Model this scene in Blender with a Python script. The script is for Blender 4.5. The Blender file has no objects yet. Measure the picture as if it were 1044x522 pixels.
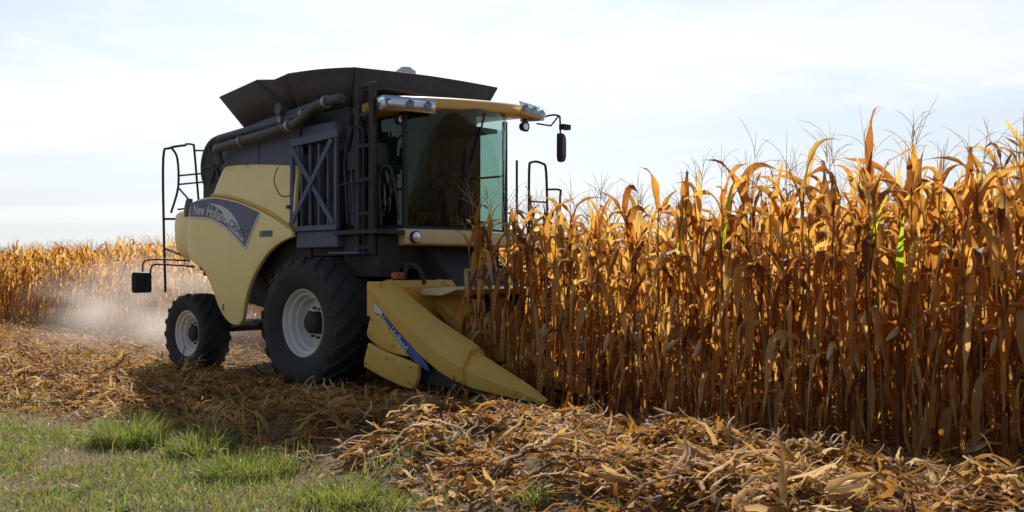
import bpy, bmesh, math, random
import numpy as np
from mathutils import Vector, Matrix, Euler, noise, geometry

random.seed(7); rng = np.random.default_rng(11)
SC = bpy.context.scene; COL = SC.collection
R_ = math.radians

# ------------------------------------------------------------------ camera
cd = bpy.data.cameras.new('camera'); cam = bpy.data.objects.new('camera', cd); COL.objects.link(cam)
cd.sensor_width = 36; cd.lens = 36 * 1000 / 1044; cd.shift_y = 14 / 1044
cd.clip_start = 0.05; cd.clip_end = 3000
cam.location = (0, 0, 1.55); cam.rotation_euler = (R_(90), 0, 0); SC.camera = cam

# ------------------------------------------------------------------ sky and sun
SUN_AZ = R_(-6.0)            # seen from above, from +Y towards +X
SUN_EL = R_(37)
w = bpy.data.worlds.new('World'); SC.world = w; w.use_nodes = True
nt = w.node_tree; N = nt.nodes; L = nt.links
for n in list(N): N.remove(n)
out = N.new('ShaderNodeOutputWorld'); bg = N.new('ShaderNodeBackground'); sky = N.new('ShaderNodeTexSky')
sky.sky_type = 'NISHITA'; sky.sun_disc = False; sky.sun_elevation = SUN_EL; sky.sun_rotation = SUN_AZ
sky.air_density = 1.0; sky.dust_density = 0.7; sky.ozone_density = 2.0; sky.altitude = 200
tc = N.new('ShaderNodeTexCoord'); sep = N.new('ShaderNodeSeparateXYZ'); L.new(tc.outputs['Generated'], sep.inputs[0])
def wm(op, a, b):
    m = N.new('ShaderNodeMath'); m.operation = op
    for i, v in enumerate((a, b)):
        if isinstance(v, (int, float)): m.inputs[i].default_value = v
        else: L.new(v, m.inputs[i])
    return m.outputs[0]
den = wm('ADD', wm('MAXIMUM', sep.outputs[2], 0.0), 0.10)
cx = wm('DIVIDE', sep.outputs[0], den); cy = wm('DIVIDE', sep.outputs[1], den)
cmb = N.new('ShaderNodeCombineXYZ'); L.new(cx, cmb.inputs[0]); L.new(cy, cmb.inputs[1])
mp = N.new('ShaderNodeMapping'); L.new(cmb.outputs[0], mp.inputs[0])
mp.inputs['Rotation'].default_value = (0, 0, R_(24)); mp.inputs['Scale'].default_value = (0.26, 0.62, 1); mp.inputs['Location'].default_value = (1.3, 0.75, 0)
nz = N.new('ShaderNodeTexNoise'); L.new(mp.outputs[0], nz.inputs['Vector'])
nz.inputs['Scale'].default_value = 1.0; nz.inputs['Detail'].default_value = 7; nz.inputs['Roughness'].default_value = 0.55
nz.inputs['Distortion'].default_value = 0.35
cr = N.new('ShaderNodeValToRGB'); L.new(nz.outputs[0], cr.inputs[0])
cr.color_ramp.elements[0].position = 0.44; cr.color_ramp.elements[1].position = 0.60
# thin high cloud: pale grey-white veil everywhere, whiter in the streaks
SD = (math.sin(SUN_AZ) * math.cos(SUN_EL), math.cos(SUN_AZ) * math.cos(SUN_EL), math.sin(SUN_EL))
dt = N.new('ShaderNodeVectorMath'); dt.operation = 'DOT_PRODUCT'; L.new(tc.outputs['Generated'], dt.inputs[0]); dt.inputs[1].default_value = SD
glow = wm('ADD', wm('MULTIPLY', wm('POWER', wm('ADD', wm('MULTIPLY', dt.outputs['Value'], 0.5), 0.5), 2.0), 0.56), 0.50)
veil = wm('MULTIPLY', wm('POWER', wm('SUBTRACT', 1.0, wm('MAXIMUM', sep.outputs[2], 0.0)), 2.2), 0.97)
mx0 = N.new('ShaderNodeMixRGB'); L.new(veil, mx0.inputs[0]); L.new(sky.outputs[0], mx0.inputs[1])
def lit(c):
    v = N.new('ShaderNodeVectorMath'); v.operation = 'SCALE'; v.inputs[0].default_value = c; L.new(glow, v.inputs['Scale']); return v.outputs[0]
L.new(lit((6.3, 6.6, 6.9)), mx0.inputs[2])
# one broad streak of high cloud, ragged by noise
nzb = N.new('ShaderNodeTexNoise'); L.new(cmb.outputs[0], nzb.inputs['Vector']); nzb.inputs['Scale'].default_value = 1.5; nzb.inputs['Detail'].default_value = 8; nzb.inputs['Roughness'].default_value = 0.62
band = wm('ABSOLUTE', wm('SUBTRACT', wm('ADD', cy, wm('MULTIPLY', cx, 0.24)), 3.2), 0.0)
band = wm('ADD', band, wm('MULTIPLY', wm('SUBTRACT', nzb.outputs[0], 0.5), -2.2))
bm_ = N.new('ShaderNodeMapRange'); bm_.interpolation_type = 'SMOOTHSTEP'; L.new(band, bm_.inputs['Value']); bm_.inputs['From Min'].default_value = 0.95; bm_.inputs['From Max'].default_value = 0.05
clouds = wm('MAXIMUM', wm('MULTIPLY', cr.outputs[0], 0.45), bm_.outputs[0])
cover = wm('MULTIPLY', clouds, wm('POWER', wm('SUBTRACT', 1.0, wm('MAXIMUM', sep.outputs[2], 0.0)), 2.0))
mx = N.new('ShaderNodeMixRGB'); L.new(cover, mx.inputs[0]); L.new(mx0.outputs[0], mx.inputs[1]); L.new(lit((8.5, 8.55, 8.55)), mx.inputs[2])
L.new(mx.outputs[0], bg.inputs[0]); bg.inputs[1].default_value = 0.10; L.new(bg.outputs[0], out.inputs[0])
sd = bpy.data.lights.new('sun', 'SUN'); sun = bpy.data.objects.new('sun', sd); COL.objects.link(sun)
sd.energy = 4.9; sd.angle = R_(0.55); sd.color = (1.0, 0.93, 0.82)
to_sun = Vector((math.sin(SUN_AZ) * math.cos(SUN_EL), math.cos(SUN_AZ) * math.cos(SUN_EL), math.sin(SUN_EL)))
sun.rotation_euler = to_sun.to_track_quat('Z', 'Y').to_euler()
vs = SC.view_settings; vs.view_transform = 'Standard'; vs.look = 'None'; vs.exposure = 0.42; vs.gamma = 1.0
try: vs.use_curve_mapping = False
except Exception: pass
try:
    SC.cycles.max_bounces = 10; SC.cycles.transmission_bounces = 6; SC.cycles.diffuse_bounces = 4
    SC.cycles.transparent_max_bounces = 12; SC.cycles.volume_bounces = 1
except Exception: pass

# ------------------------------------------------------------------ frames
PH = R_(47.5); Fv = np.array([math.sin(PH), -math.cos(PH)]); Rv = np.array([-math.cos(PH), -math.sin(PH)])
CC = np.array([-2.92, 13.3]) - 1.9 * Rv
YAW = math.atan2(Fv[1], Fv[0])
def loc2w(a, b):   # field frame: a along the rows (travel), b towards the camera side
    a = np.asarray(a); b = np.asarray(b)
    return CC[0] + a * Fv[0] + b * Rv[0], CC[1] + a * Fv[1] + b * Rv[1]
def w2loc(x, y):
    dx = np.asarray(x) - CC[0]; dy = np.asarray(y) - CC[1]
    return dx * Fv[0] + dy * Fv[1], dx * Rv[0] + dy * Rv[1]

# value noise, vectorised
_T = rng.random((64, 64))
def vnoise(x, y):
    x = np.asarray(x, float); y = np.asarray(y, float)
    xi = np.floor(x).astype(int); yi = np.floor(y).astype(int); fx = x - xi; fy = y - yi
    fx = fx * fx * (3 - 2 * fx); fy = fy * fy * (3 - 2 * fy)
    g = lambda i, j: _T[i % 64, j % 64]
    return (g(xi, yi) * (1 - fx) + g(xi + 1, yi) * fx) * (1 - fy) + (g(xi, yi + 1) * (1 - fx) + g(xi + 1, yi + 1) * fx) * fy
def sst(x, a, b):
    t = np.clip((x - a) / (b - a), 0, 1); return t * t * (3 - 2 * t)
def grass_edge(a): return 5.35 + 0.9 * (vnoise(a * 0.55 + 3, 7.3) - 0.5) + 0.35 * (vnoise(a * 2.1, 1.7) - 0.5)
def height(x, y):
    a, b = w2loc(x, y)
    m = sst(b, 2.3, 3.6) * (1 - sst(b, 4.3, 5.5))
    along = 0.24 + 0.76 * sst(a, 2.0, 5.5)
    along = along * (1 - 0.55 * sst(-a, 9, 14))
    n = 0.35 + 0.75 * vnoise(a * 1.1, b * 1.25) * (0.6 + 0.8 * vnoise(a * 2.7 + 9, b * 3.1)) + 0.45 * vnoise(a * 3.3 + 31, b * 3.7) ** 2
    h = 0.30 * m * along * n
    h = h + 0.030 * (vnoise(x * 1.3, y * 1.3) - 0.5) * sst(-b, -6.5, -5.0)
    return h - 0.012

# ------------------------------------------------------------------ material helpers
def newmat(name):
    m = bpy.data.materials.new(name); m.use_nodes = True
    t = m.node_tree; p = t.nodes['Principled BSDF']; return m, t, p
def nd(t, typ, **kw):
    n = t.nodes.new(typ)
    for k, v in kw.items(): setattr(n, k, v)
    return n
def ramp(t, src, stops):
    r = nd(t, 'ShaderNodeValToRGB'); t.links.new(src, r.inputs[0])
    e = r.color_ramp.elements
    while len(e) < len(stops): e.new(0.5)
    for k, (p, c) in enumerate(stops):
        e[k].position = p; e[k].color = (*c, 1) if len(c) == 3 else c
    return r.outputs[0]
def paint(name, col, rough=0.45, metal=0.0, dust=0.25, dustcol=(0.33, 0.25, 0.15), coat=0.0, scale=3.0, bump=0.0):
    m, t, p = newmat(name)
    tcx = nd(t, 'ShaderNodeTexCoord'); n1 = nd(t, 'ShaderNodeTexNoise'); n1.inputs['Scale'].default_value = scale; n1.inputs['Detail'].default_value = 8; n1.inputs['Roughness'].default_value = 0.65
    t.links.new(tcx.outputs['Object'], n1.inputs['Vector'])
    n3 = nd(t, 'ShaderNodeTexNoise'); n3.inputs['Scale'].default_value = scale * 9; n3.inputs['Detail'].default_value = 6; n3.inputs['Roughness'].default_value = 0.75
    mq = nd(t, 'ShaderNodeMapping'); mq.inputs['Scale'].default_value = (1, 1, .28); t.links.new(tcx.outputs['Object'], mq.inputs[0]); t.links.new(mq.outputs[0], n3.inputs['Vector'])
    av = nd(t, 'ShaderNodeMath', operation='MULTIPLY_ADD'); t.links.new(n3.outputs[0], av.inputs[0]); av.inputs[1].default_value = .8; 
    hv = nd(t, 'ShaderNodeMath', operation='MULTIPLY_ADD'); t.links.new(n1.outputs[0], hv.inputs[0]); hv.inputs[1].default_value = .8; hv.inputs[2].default_value = -.28; t.links.new(hv.outputs[0], av.inputs[2])
    f = ramp(t, av.outputs[0], [(0.30, (0, 0, 0)), (0.78, (min(1, dust * 1.5),) * 3)])
    mixn = nd(t, 'ShaderNodeMixRGB'); mixn.inputs[1].default_value = (*col, 1); mixn.inputs[2].default_value = (*dustcol, 1)
    t.links.new(f, mixn.inputs[0]); t.links.new(mixn.outputs[0], p.inputs['Base Color'])
    rr = nd(t, 'ShaderNodeMapRange'); rr.inputs['To Min'].default_value = rough; rr.inputs['To Max'].default_value = min(1, rough + 0.35)
    t.links.new(n1.outputs[0], rr.inputs['Value']); t.links.new(rr.outputs[0], p.inputs['Roughness'])
    p.inputs['Metallic'].default_value = metal; p.inputs['Coat Weight'].default_value = coat
    if bump:
        n2 = nd(t, 'ShaderNodeTexNoise'); n2.inputs['Scale'].default_value = 40; n2.inputs['Detail'].default_value = 4
        t.links.new(tcx.outputs['Object'], n2.inputs['Vector'])
        bp = nd(t, 'ShaderNodeBump'); bp.inputs['Strength'].default_value = bump; bp.inputs['Distance'].default_value = 0.01
        t.links.new(n2.outputs[0], bp.inputs['Height']); t.links.new(bp.outputs[0], p.inputs['Normal'])
    return m
def plantmat(name, stops, tstops, trans=0.5, rough=0.5, spec=0.4, useobj=True, streak=True):
    """leaf-like: reflecting and letting light through; colour varies leaf by leaf"""
    m, t, p = newmat(name); lk = t.links
    at = nd(t, 'ShaderNodeAttribute'); at.attribute_name = 'var'
    fac = at.outputs['Fac']
    if useobj:
        oi = nd(t, 'ShaderNodeObjectInfo'); ad = nd(t, 'ShaderNodeMath', operation='ADD'); fr = nd(t, 'ShaderNodeMath', operation='FRACT')
        lk.new(at.outputs['Fac'], ad.inputs[0]); lk.new(oi.outputs['Random'], ad.inputs[1]); lk.new(ad.outputs[0], fr.inputs[0]); fac = fr.outputs[0]
    tcx = nd(t, 'ShaderNodeTexCoord')
    n1 = nd(t, 'ShaderNodeTexNoise'); n1.inputs['Scale'].default_value = 9; n1.inputs['Detail'].default_value = 5
    lk.new(tcx.outputs['Object'], n1.inputs['Vector'])
    a2 = nd(t, 'ShaderNodeMath', operation='MULTIPLY_ADD'); lk.new(n1.outputs[0], a2.inputs[0]); a2.inputs[1].default_value = 0.7; a2.inputs[2].default_value = -0.35
    a3 = nd(t, 'ShaderNodeMath', operation='ADD'); a3.use_clamp = True; lk.new(fac, a3.inputs[0]); lk.new(a2.outputs[0], a3.inputs[1])
    c1 = ramp(t, a3.outputs[0], stops); c2 = ramp(t, a3.outputs[0], tstops)
    lk.new(c1, p.inputs['Base Color']); p.inputs['Roughness'].default_value = rough; p.inputs['Specular IOR Level'].default_value = spec
    tr = nd(t, 'ShaderNodeBsdfTranslucent'); lk.new(c2, tr.inputs[0])
    ms = nd(t, 'ShaderNodeMixShader'); ms.inputs[0].default_value = trans
    lk.new(p.outputs[0], ms.inputs[1]); lk.new(tr.outputs[0], ms.inputs[2])
    lk.new(ms.outputs[0], t.nodes['Material Output'].inputs[0])
    return m

M = {}
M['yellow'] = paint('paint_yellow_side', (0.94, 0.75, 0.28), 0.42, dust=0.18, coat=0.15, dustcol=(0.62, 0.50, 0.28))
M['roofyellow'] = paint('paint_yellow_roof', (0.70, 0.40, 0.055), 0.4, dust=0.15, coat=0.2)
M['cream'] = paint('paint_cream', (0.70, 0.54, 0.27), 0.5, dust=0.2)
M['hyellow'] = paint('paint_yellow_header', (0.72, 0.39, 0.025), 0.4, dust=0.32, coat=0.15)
M['blue'] = paint('decal_blue', (0.012, 0.055, 0.33), 0.4, dust=0.2)
M['greydecal'] = paint('decal_grey', (0.095, 0.12, 0.185), 0.45, dust=0.18)
M['lightdecal'] = paint('decal_light', (0.60, 0.62, 0.66), 0.5, dust=0.15)
M['whitedecal'] = paint('decal_white', (0.72, 0.72, 0.72), 0.5, dust=0.15)
M['darkpaint'] = paint('paint_dark_grey', (0.022, 0.026, 0.040), 0.5, dust=0.2, dustcol=(0.12, 0.11, 0.11))
M['slate'] = paint('paint_slate', (0.078, 0.098, 0.155), 0.5, dust=0.25, dustcol=(0.15, 0.14, 0.14))
M['black'] = paint('paint_black', (0.011, 0.011, 0.013), 0.5, dust=0.18, dustcol=(0.10, 0.08, 0.06))
M['tank'] = paint('tank_sheet', (0.035, 0.033, 0.035), 0.6, dust=0.35, dustcol=(0.12, 0.10, 0.08), scale=1.5)
M['tube'] = paint('tube_grey', (0.075, 0.070, 0.075), 0.42, metal=0.2, dust=0.2, dustcol=(0.13, 0.11, 0.10))
M['rubber'] = paint('rubber', (0.018, 0.018, 0.020), 0.75, dust=0.30, dustcol=(0.10, 0.082, 0.06), bump=0.3)
M['rim'] = paint('rim_offwhite', (0.66, 0.64, 0.58), 0.5, dust=0.32, dustcol=(0.40, 0.33, 0.25))
M['steel'] = paint('steel', (0.32, 0.32, 0.33), 0.35, metal=0.8, dust=0.2)
M['seat'] = paint('seat_cloth', (0.05, 0.05, 0.06), 0.9, dust=0.1)
M['red'] = paint('red_paint', (0.35, 0.04, 0.02), 0.4, dust=0.2)
def glassmat(name, tint, ior=1.5, gl=0.9):
    m, t, p = newmat(name); lk = t.links
    tr = nd(t, 'ShaderNodeBsdfTransparent'); tr.inputs[0].default_value = (*tint, 1)
    gs = nd(t, 'ShaderNodeBsdfGlossy'); gs.inputs[0].default_value = (gl * .82, gl, gl * .93, 1); gs.inputs[1].default_value = 0.02
    fz = nd(t, 'ShaderNodeFresnel'); fz.inputs[0].default_value = ior
    ms = nd(t, 'ShaderNodeMixShader'); lk.new(fz.outputs[0], ms.inputs[0]); lk.new(tr.outputs[0], ms.inputs[1]); lk.new(gs.outputs[0], ms.inputs[2])
    lk.new(ms.outputs[0], t.nodes['Material Output'].inputs[0]); return m
M['glass'] = glassmat('cab_glass', (0.40, 0.57, 0.52), 1.55, .75)
M['lens'] = glassmat('lamp_lens', (0.88, 0.90, 0.94), 1.6)
M['chrome'] = paint('lamp_reflector', (0.80, 0.82, 0.87), 0.16, metal=0.95, dust=0.1)
M['mirrorglass'] = paint('mirror_glass', (0.5, 0.52, 0.55), 0.05, metal=1.0, dust=0.05)

DRY = [(0.0, (0.12, 0.046, 0.018)), (0.30, (0.28, 0.115, 0.034)), (0.65, (0.47, 0.26, 0.082)), (1.0, (0.64, 0.45, 0.21))]
DRYT = [(0.0, (0.26, 0.085, 0.018)), (0.30, (0.56, 0.22, 0.035)), (0.65, (0.80, 0.40, 0.058)), (1.0, (0.88, 0.58, 0.16))]
M['cornleaf'] = plantmat('dry_corn_leaf', DRY, DRYT, 0.60, 0.55, 0.25)
M['cornstalk'] = plantmat('dry_corn_stalk', [(0, (0.10, 0.045, 0.02)), (0.5, (0.22, 0.11, 0.045)), (1, (0.36, 0.22, 0.09))], DRYT, 0.06, 0.45, 0.4)
M['tassel'] = plantmat('corn_tassel', [(0, (0.42, 0.32, 0.20)), (1, (0.58, 0.48, 0.34))], DRYT, 0.45, 0.6, 0.2)
M['husk'] = plantmat('corn_husk', [(0, (0.42, 0.25, 0.10)), (0.6, (0.60, 0.42, 0.19)), (1, (0.72, 0.56, 0.32))], [(0, (0.6, 0.34, 0.08)), (1, (0.85, 0.58, 0.2))], 0.35, 0.5, 0.3)
M['greenleaf'] = plantmat('green_corn_leaf', [(0, (0.16, 0.22, 0.02)), (1, (0.36, 0.34, 0.04))], [(0, (0.42, 0.62, 0.02)), (1, (0.80, 0.72, 0.05))], 0.6, 0.45, 0.4)
M['residue'] = plantmat('crop_residue', [(0, (0.05, 0.024, 0.012)), (0.25, (0.18, 0.070, 0.018)), (0.5, (0.36, 0.170, 0.040)), (0.8, (0.50, 0.285, 0.080)), (1, (0.66, 0.47, 0.22))],
                        [(0, (0.2, 0.08, 0.02)), (0.5, (0.62, 0.32, 0.06)), (1, (0.8, 0.6, 0.3))], 0.38, 0.62, 0.18, useobj=False)
M['grass'] = plantmat('grass', [(0, (0.26, 0.19, 0.09)), (0.30, (0.22, 0.185, 0.06)), (0.55, (0.12, 0.135, 0.036)), (1, (0.14, 0.175, 0.05))],
                      [(0, (0.45, 0.33, 0.12)), (0.30, (0.38, 0.33, 0.08)), (0.55, (0.27, 0.36, 0.05)), (1, (0.36, 0.47, 0.09))], 0.42, 0.45, 0.35, useobj=False)
M['seedhead'] = plantmat('grass_seedhead', [(0, (0.30, 0.22, 0.10)), (1, (0.45, 0.36, 0.18))], [(0, (0.5, 0.4, 0.15)), (1, (0.6, 0.5, 0.2))], 0.4, 0.7, 0.1, useobj=False)

# ground material: dark crumbly soil with chaff; thatch and bare earth under the grass
m, t, p = newmat('field_soil'); lk = t.links
tcx = nd(t, 'ShaderNodeTexCoord'); at = nd(t, 'ShaderNodeAttribute'); at.attribute_name = 'grassy'
na = nd(t, 'ShaderNodeTexNoise'); na.inputs['Scale'].default_value = 2.2; na.inputs['Detail'].default_value = 10; na.inputs['Roughness'].default_value = 0.7
nb = nd(t, 'ShaderNodeTexNoise'); nb.inputs['Scale'].default_value = 28; nb.inputs['Detail'].default_value = 8; nb.inputs['Roughness'].default_value = 0.7
for q in (na, nb): lk.new(tcx.outputs['Object'], q.inputs['Vector'])
s1 = ramp(t, na.outputs[0], [(0.3, (0.055, 0.034, 0.020)), (0.7, (0.14, 0.088, 0.048))])
s2 = ramp(t, nb.outputs[0], [(0.48, (0, 0, 0)), (0.62, (1, 1, 1))])
mx1 = nd(t, 'ShaderNodeMixRGB'); lk.new(s2, mx1.inputs[0]); lk.new(s1, mx1.inputs[1]); mx1.inputs[2].default_value = (0.30, 0.19, 0.085, 1)
g1 = ramp(t, na.outputs[0], [(0.35, (0.25, 0.18, 0.125)), (0.65, (0.17, 0.135, 0.075))])
mx2 = nd(t, 'ShaderNodeMixRGB'); lk.new(at.outputs['Fac'], mx2.inputs[0]); lk.new(mx1.outputs[0], mx2.inputs[1]); lk.new(g1, mx2.inputs[2])
lk.new(mx2.outputs[0], p.inputs['Base Color']); p.inputs['Roughness'].default_value = 0.95; p.inputs['Specular IOR Level'].default_value = 0.15
bp = nd(t, 'ShaderNodeBump'); bp.inputs['Strength'].default_value = 0.9; bp.inputs['Distance'].default_value = 0.03
lk.new(nb.outputs[0], bp.inputs['Height']); lk.new(bp.outputs[0], p.inputs['Normal'])
M['soil'] = m

# ------------------------------------------------------------------ mesh helpers
def link(o, parent=None):
    COL.objects.link(o)
    if parent is not None: o.parent = parent
    return o
def tag(o, label=None, cat=None, group=None, kind=None):
    if label: o['label'] = label
    if cat: o['category'] = cat
    if group: o['group'] = group
    if kind: o['kind'] = kind
    return o
def np_mesh(name, V, F, mat, var=None, smooth=True):
    """V (n,3), F (m,3 or 4) numpy"""
    me = bpy.data.meshes.new(name); V = np.asarray(V, np.float32); F = np.asarray(F, np.int32)
    me.vertices.add(len(V)); me.vertices.foreach_set('co', V.ravel())
    k = F.shape[1]; me.loops.add(F.size); me.loops.foreach_set('vertex_index', F.ravel())
    me.polygons.add(len(F)); me.polygons.foreach_set('loop_start', np.arange(0, F.size, k, dtype=np.int32))
    me.polygons.foreach_set('use_smooth', np.full(len(F), smooth))
    me.update(calc_edges=True)
    if var is not None:
        at = me.attributes.new('var', 'FLOAT', 'POINT'); at.data.foreach_set('value', np.asarray(var, np.float32))
    if mat: me.materials.append(mat)
    return me

class MB:
    """collects simple solids in machine coordinates (a forward, b to the camera side, z up)"""
    def __init__(s): s.v = []; s.f = []
    def add(s, vs, fs):
        k = len(s.v); s.v += [(v[0], -v[1], v[2]) for v in vs]; s.f += [tuple(i + k for i in f) for f in fs]; return s
    def box(s, a0, a1, b0, b1, z0, z1):
        vs = [(a, b, z) for a in (a0, a1) for b in (b0, b1) for z in (z0, z1)]
        return s.add(vs, [(0, 1, 3, 2), (4, 6, 7, 5), (0, 4, 5, 1), (2, 3, 7, 6), (0, 2, 6, 4), (1, 5, 7, 3)])
    def prism(s, poly, axis, c0, c1):
        """poly of 2-D points extruded along axis ('b': poly is (a,z); 'a': poly is (b,z); 'z': poly is (a,b))"""
        def mk(q, c): return {'b': (q[0], c, q[1]), 'a': (c, q[0], q[1]), 'z': (q[0], q[1], c)}[axis]
        n = len(poly); vs = [mk(q, c0) for q in poly] + [mk(q, c1) for q in poly]
        return s.add(vs, [tuple(range(n)), tuple(range(2 * n - 1, n - 1, -1))] + [(i, (i + 1) % n, n + (i + 1) % n, n + i) for i in range(n)])
    def bar(s, p, q, w, h=None, up=(0, 0, 1)):
        h = w if h is None else h
        p = Vector(p); q = Vector(q); d = (q - p).normalized(); u = Vector(up)
        if abs(d.dot(u)) > 0.95: u = Vector((1, 0, 0))
        x = d.cross(u).normalized(); y = x.cross(d).normalized()
        vs = [c + x * (i * w / 2) + y * (j * h / 2) for c in (p, q) for i, j in ((-1, -1), (1, -1), (1, 1), (-1, 1))]
        return s.add(vs, [(0, 1, 2, 3), (7, 6, 5, 4)] + [(i, i + 4, (i + 1) % 4 + 4, (i + 1) % 4) for i in range(4)])
    def tube(s, pts, r, n=10, cap=True):
        pts = [Vector(q) for q in pts]; rs = r if isinstance(r, (list, tuple)) else [r] * len(pts)
        vs = []; prev = None
        for i, c in enumerate(pts):
            d = (pts[min(i + 1, len(pts) - 1)] - pts[max(i - 1, 0)]).normalized()
            if prev is None:
                u = Vector((0, 0, 1)) if abs(d.z) < 0.9 else Vector((1, 0, 0)); x = d.cross(u).normalized()
            else: x = (prev - d * prev.dot(d)).normalized()
            prev = x; y = d.cross(x)
            vs += [c + x * (rs[i] * math.cos(k * 2 * math.pi / n)) + y * (rs[i] * math.sin(k * 2 * math.pi / n)) for k in range(n)]
        fs = [(i * n + k, i * n + (k + 1) % n, (i + 1) * n + (k + 1) % n, (i + 1) * n + k) for i in range(len(pts) - 1) for k in range(n)]
        if cap: fs += [tuple(range(n - 1, -1, -1)), tuple(range((len(pts) - 1) * n, len(pts) * n))]
        return s.add(vs, fs)
    def lathe(s, prof, c, n=32, axis='b', closed=False, open0=False):
        """prof: (offset along axis, radius)"""
        vs = []
        for o, r in prof:
            for k in range(n):
                q = 2 * math.pi * k / n; cc, ss = r * math.cos(q), r * math.sin(q)
                if axis == 'b': vs.append((c[0] + cc, c[1] + o, c[2] + ss))
                elif axis == 'z': vs.append((c[0] + cc, c[1] + ss, c[2] + o))
                else: vs.append((c[0] + o, c[1] + cc, c[2] + ss))
        m = len(prof)
        fs = [(i * n + k, i * n + (k + 1) % n, (i + 1) * n + (k + 1) % n, (i + 1) * n + k) for i in range(m - 1) for k in range(n)]
        if closed: fs += [((m - 1) * n + k, (m - 1) * n + (k + 1) % n, (k + 1) % n, k) for k in range(n)]
        else: fs += ([] if open0 else [tuple(range(n - 1, -1, -1))]) + [tuple(range((m - 1) * n, m * n))]
        return s.add(vs, fs)
    def loft(s, secs, cap=True, ring=True):
        n = len(secs[0]); vs = [q for sec in secs for q in sec]; e = n if ring else n - 1
        fs = [(i * n + k, i * n + (k + 1) % n, (i + 1) * n + (k + 1) % n, (i + 1) * n + k) for i in range(len(secs) - 1) for k in range(e)]
        if cap and ring: fs += [tuple(range(n - 1, -1, -1)), tuple(range((len(secs) - 1) * n, len(secs) * n))]
        return s.add(vs, fs)
    def build(s, name, mat, parent=None, bevel=0.0, ang=35, solid=0.0):
        me = bpy.data.meshes.new(name); me.from_pydata(s.v, [], s.f)
        bm = bmesh.new(); bm.from_mesh(me); bmesh.ops.remove_doubles(bm, verts=bm.verts, dist=1e-5)
        bmesh.ops.recalc_face_normals(bm, faces=bm.faces); bm.to_mesh(me); bm.free()
        me.polygons.foreach_set('use_smooth', [True] * len(me.polygons)); me.set_sharp_from_angle(angle=R_(ang))
        me.materials.append(M[mat] if isinstance(mat, str) else mat)
        o = link(bpy.data.objects.new(name, me), parent)
        if solid:
            q = o.modifiers.new('thickness', 'SOLIDIFY'); q.thickness = solid; q.offset = -1
        if bevel:
            q = o.modifiers.new('bevel', 'BEVEL'); q.width = bevel; q.segments = 2; q.limit_method = 'ANGLE'; q.angle_limit = R_(40)
        return o
def catmull(pts, k=6, closed=True, sharp=()):
    n = len(pts); res = []
    for i in range(n if closed else n - 1):
        p1 = pts[i]; p2 = pts[(i + 1) % n]
        p0 = pts[(i - 1) % n] if (closed or i > 0) else p1
        p3 = pts[(i + 2) % n] if (closed or i + 2 < n) else p2
        if i in sharp: p0 = p1
        if (i + 1) % n in sharp: p3 = p2
        for j in range(k):
            u = j / k
            res.append(tuple(0.5 * ((2 * p1[c]) + (-p0[c] + p2[c]) * u + (2 * p0[c] - 5 * p1[c] + 4 * p2[c] - p3[c]) * u * u + (-p0[c] + 3 * p1[c] - 3 * p2[c] + p3[c]) * u ** 3) for c in range(len(p1))))
    if not closed: res.append(tuple(pts[-1]))
    return res
def sheet(name, outline, surf, mat, parent, thick=0.04, step=0.12, side=1, ang=45):
    """panel with the (a,z) outline, curved as surf(a,z) -> b; solidified inwards"""
    P = [Vector(q) for q in outline]; n = len(P)
    xs = [q.x for q in P]; zs = [q.y for q in P]; pts = list(P); ed = [(i, (i + 1) % n) for i in range(n)]
    def inside(x, y):
        c = False
        for i in range(n):
            p, q = P[i], P[i - 1]
            if (p.y > y) != (q.y > y) and x < (q.x - p.x) * (y - p.y) / (q.y - p.y) + p.x: c = not c
        return c
    x = min(xs) + step / 2
    while x < max(xs):
        z = min(zs) + step / 2
        while z < max(zs):
            if inside(x, z) and min((Vector((x, z)) - q).length for q in P) > step * 0.45: pts.append(Vector((x, z)))
            z += step
        x += step
    vo, eo, fo, *_ = geometry.delaunay_2d_cdt(pts, ed, [], 1, 1e-6)
    V = [(q.x, -side * surf(q.x, q.y), q.y) for q in vo]
    me = bpy.data.meshes.new(name); me.from_pydata(V, [], [tuple(f) for f in fo])
    bm = bmesh.new(); bm.from_mesh(me)
    for f in bm.faces:
        f.normal_update()
        if f.normal.y * side > 0: f.normal_flip()
    bm.to_mesh(me); bm.free()
    me.polygons.foreach_set('use_smooth', [True] * len(me.polygons)); me.materials.append(M[mat])
    o = link(bpy.data.objects.new(name, me), parent)
    if thick:
        q = o.modifiers.new('thickness', 'SOLIDIFY'); q.thickness = thick; q.offset = -1; q.use_even_offset = False
        q = o.modifiers.new('bevel', 'BEVEL'); q.width = min(0.012, thick * 0.3); q.segments = 2; q.limit_method = 'ANGLE'; q.angle_limit = R_(50)
    return o
def lettering(name, txt, p0, p1, hgt, surf, mat, parent, shear=0.0, bold=0.0, side=1):
    """flat letters laid on a surface: baseline from p0 to p1 in (a,z)"""
    cu = bpy.data.curves.new(name, 'FONT'); cu.body = txt; cu.size = 1; cu.offset = bold
    to = bpy.data.objects.new(name, cu); COL.objects.link(to); bpy.context.view_layer.update()
    dg = bpy.context.evaluated_depsgraph_get(); me = bpy.data.meshes.new_from_object(to.evaluated_get(dg))
    bpy.data.objects.remove(to); xs = [v.co.x for v in me.vertices]; x0, x1 = min(xs), max(xs); ys = [v.co.y for v in me.vertices]; yy = max(ys)
    d = Vector((p1[0] - p0[0], p1[1] - p0[1])); ln = d.length; d.normalize(); nrm = Vector((-d.y, d.x))
    for v in me.vertices:
        u = (v.co.x - x0) / (x1 - x0) * ln; h = v.co.y / yy * hgt
        q = Vector(p0) + d * (u + shear * h) + nrm * h
        v.co = (q.x, -side * surf(q.x, q.y), q.y)
    me.materials.clear(); me.materials.append(M[mat]); me.name = name
    return link(bpy.data.objects.new(name, me), parent)

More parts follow.
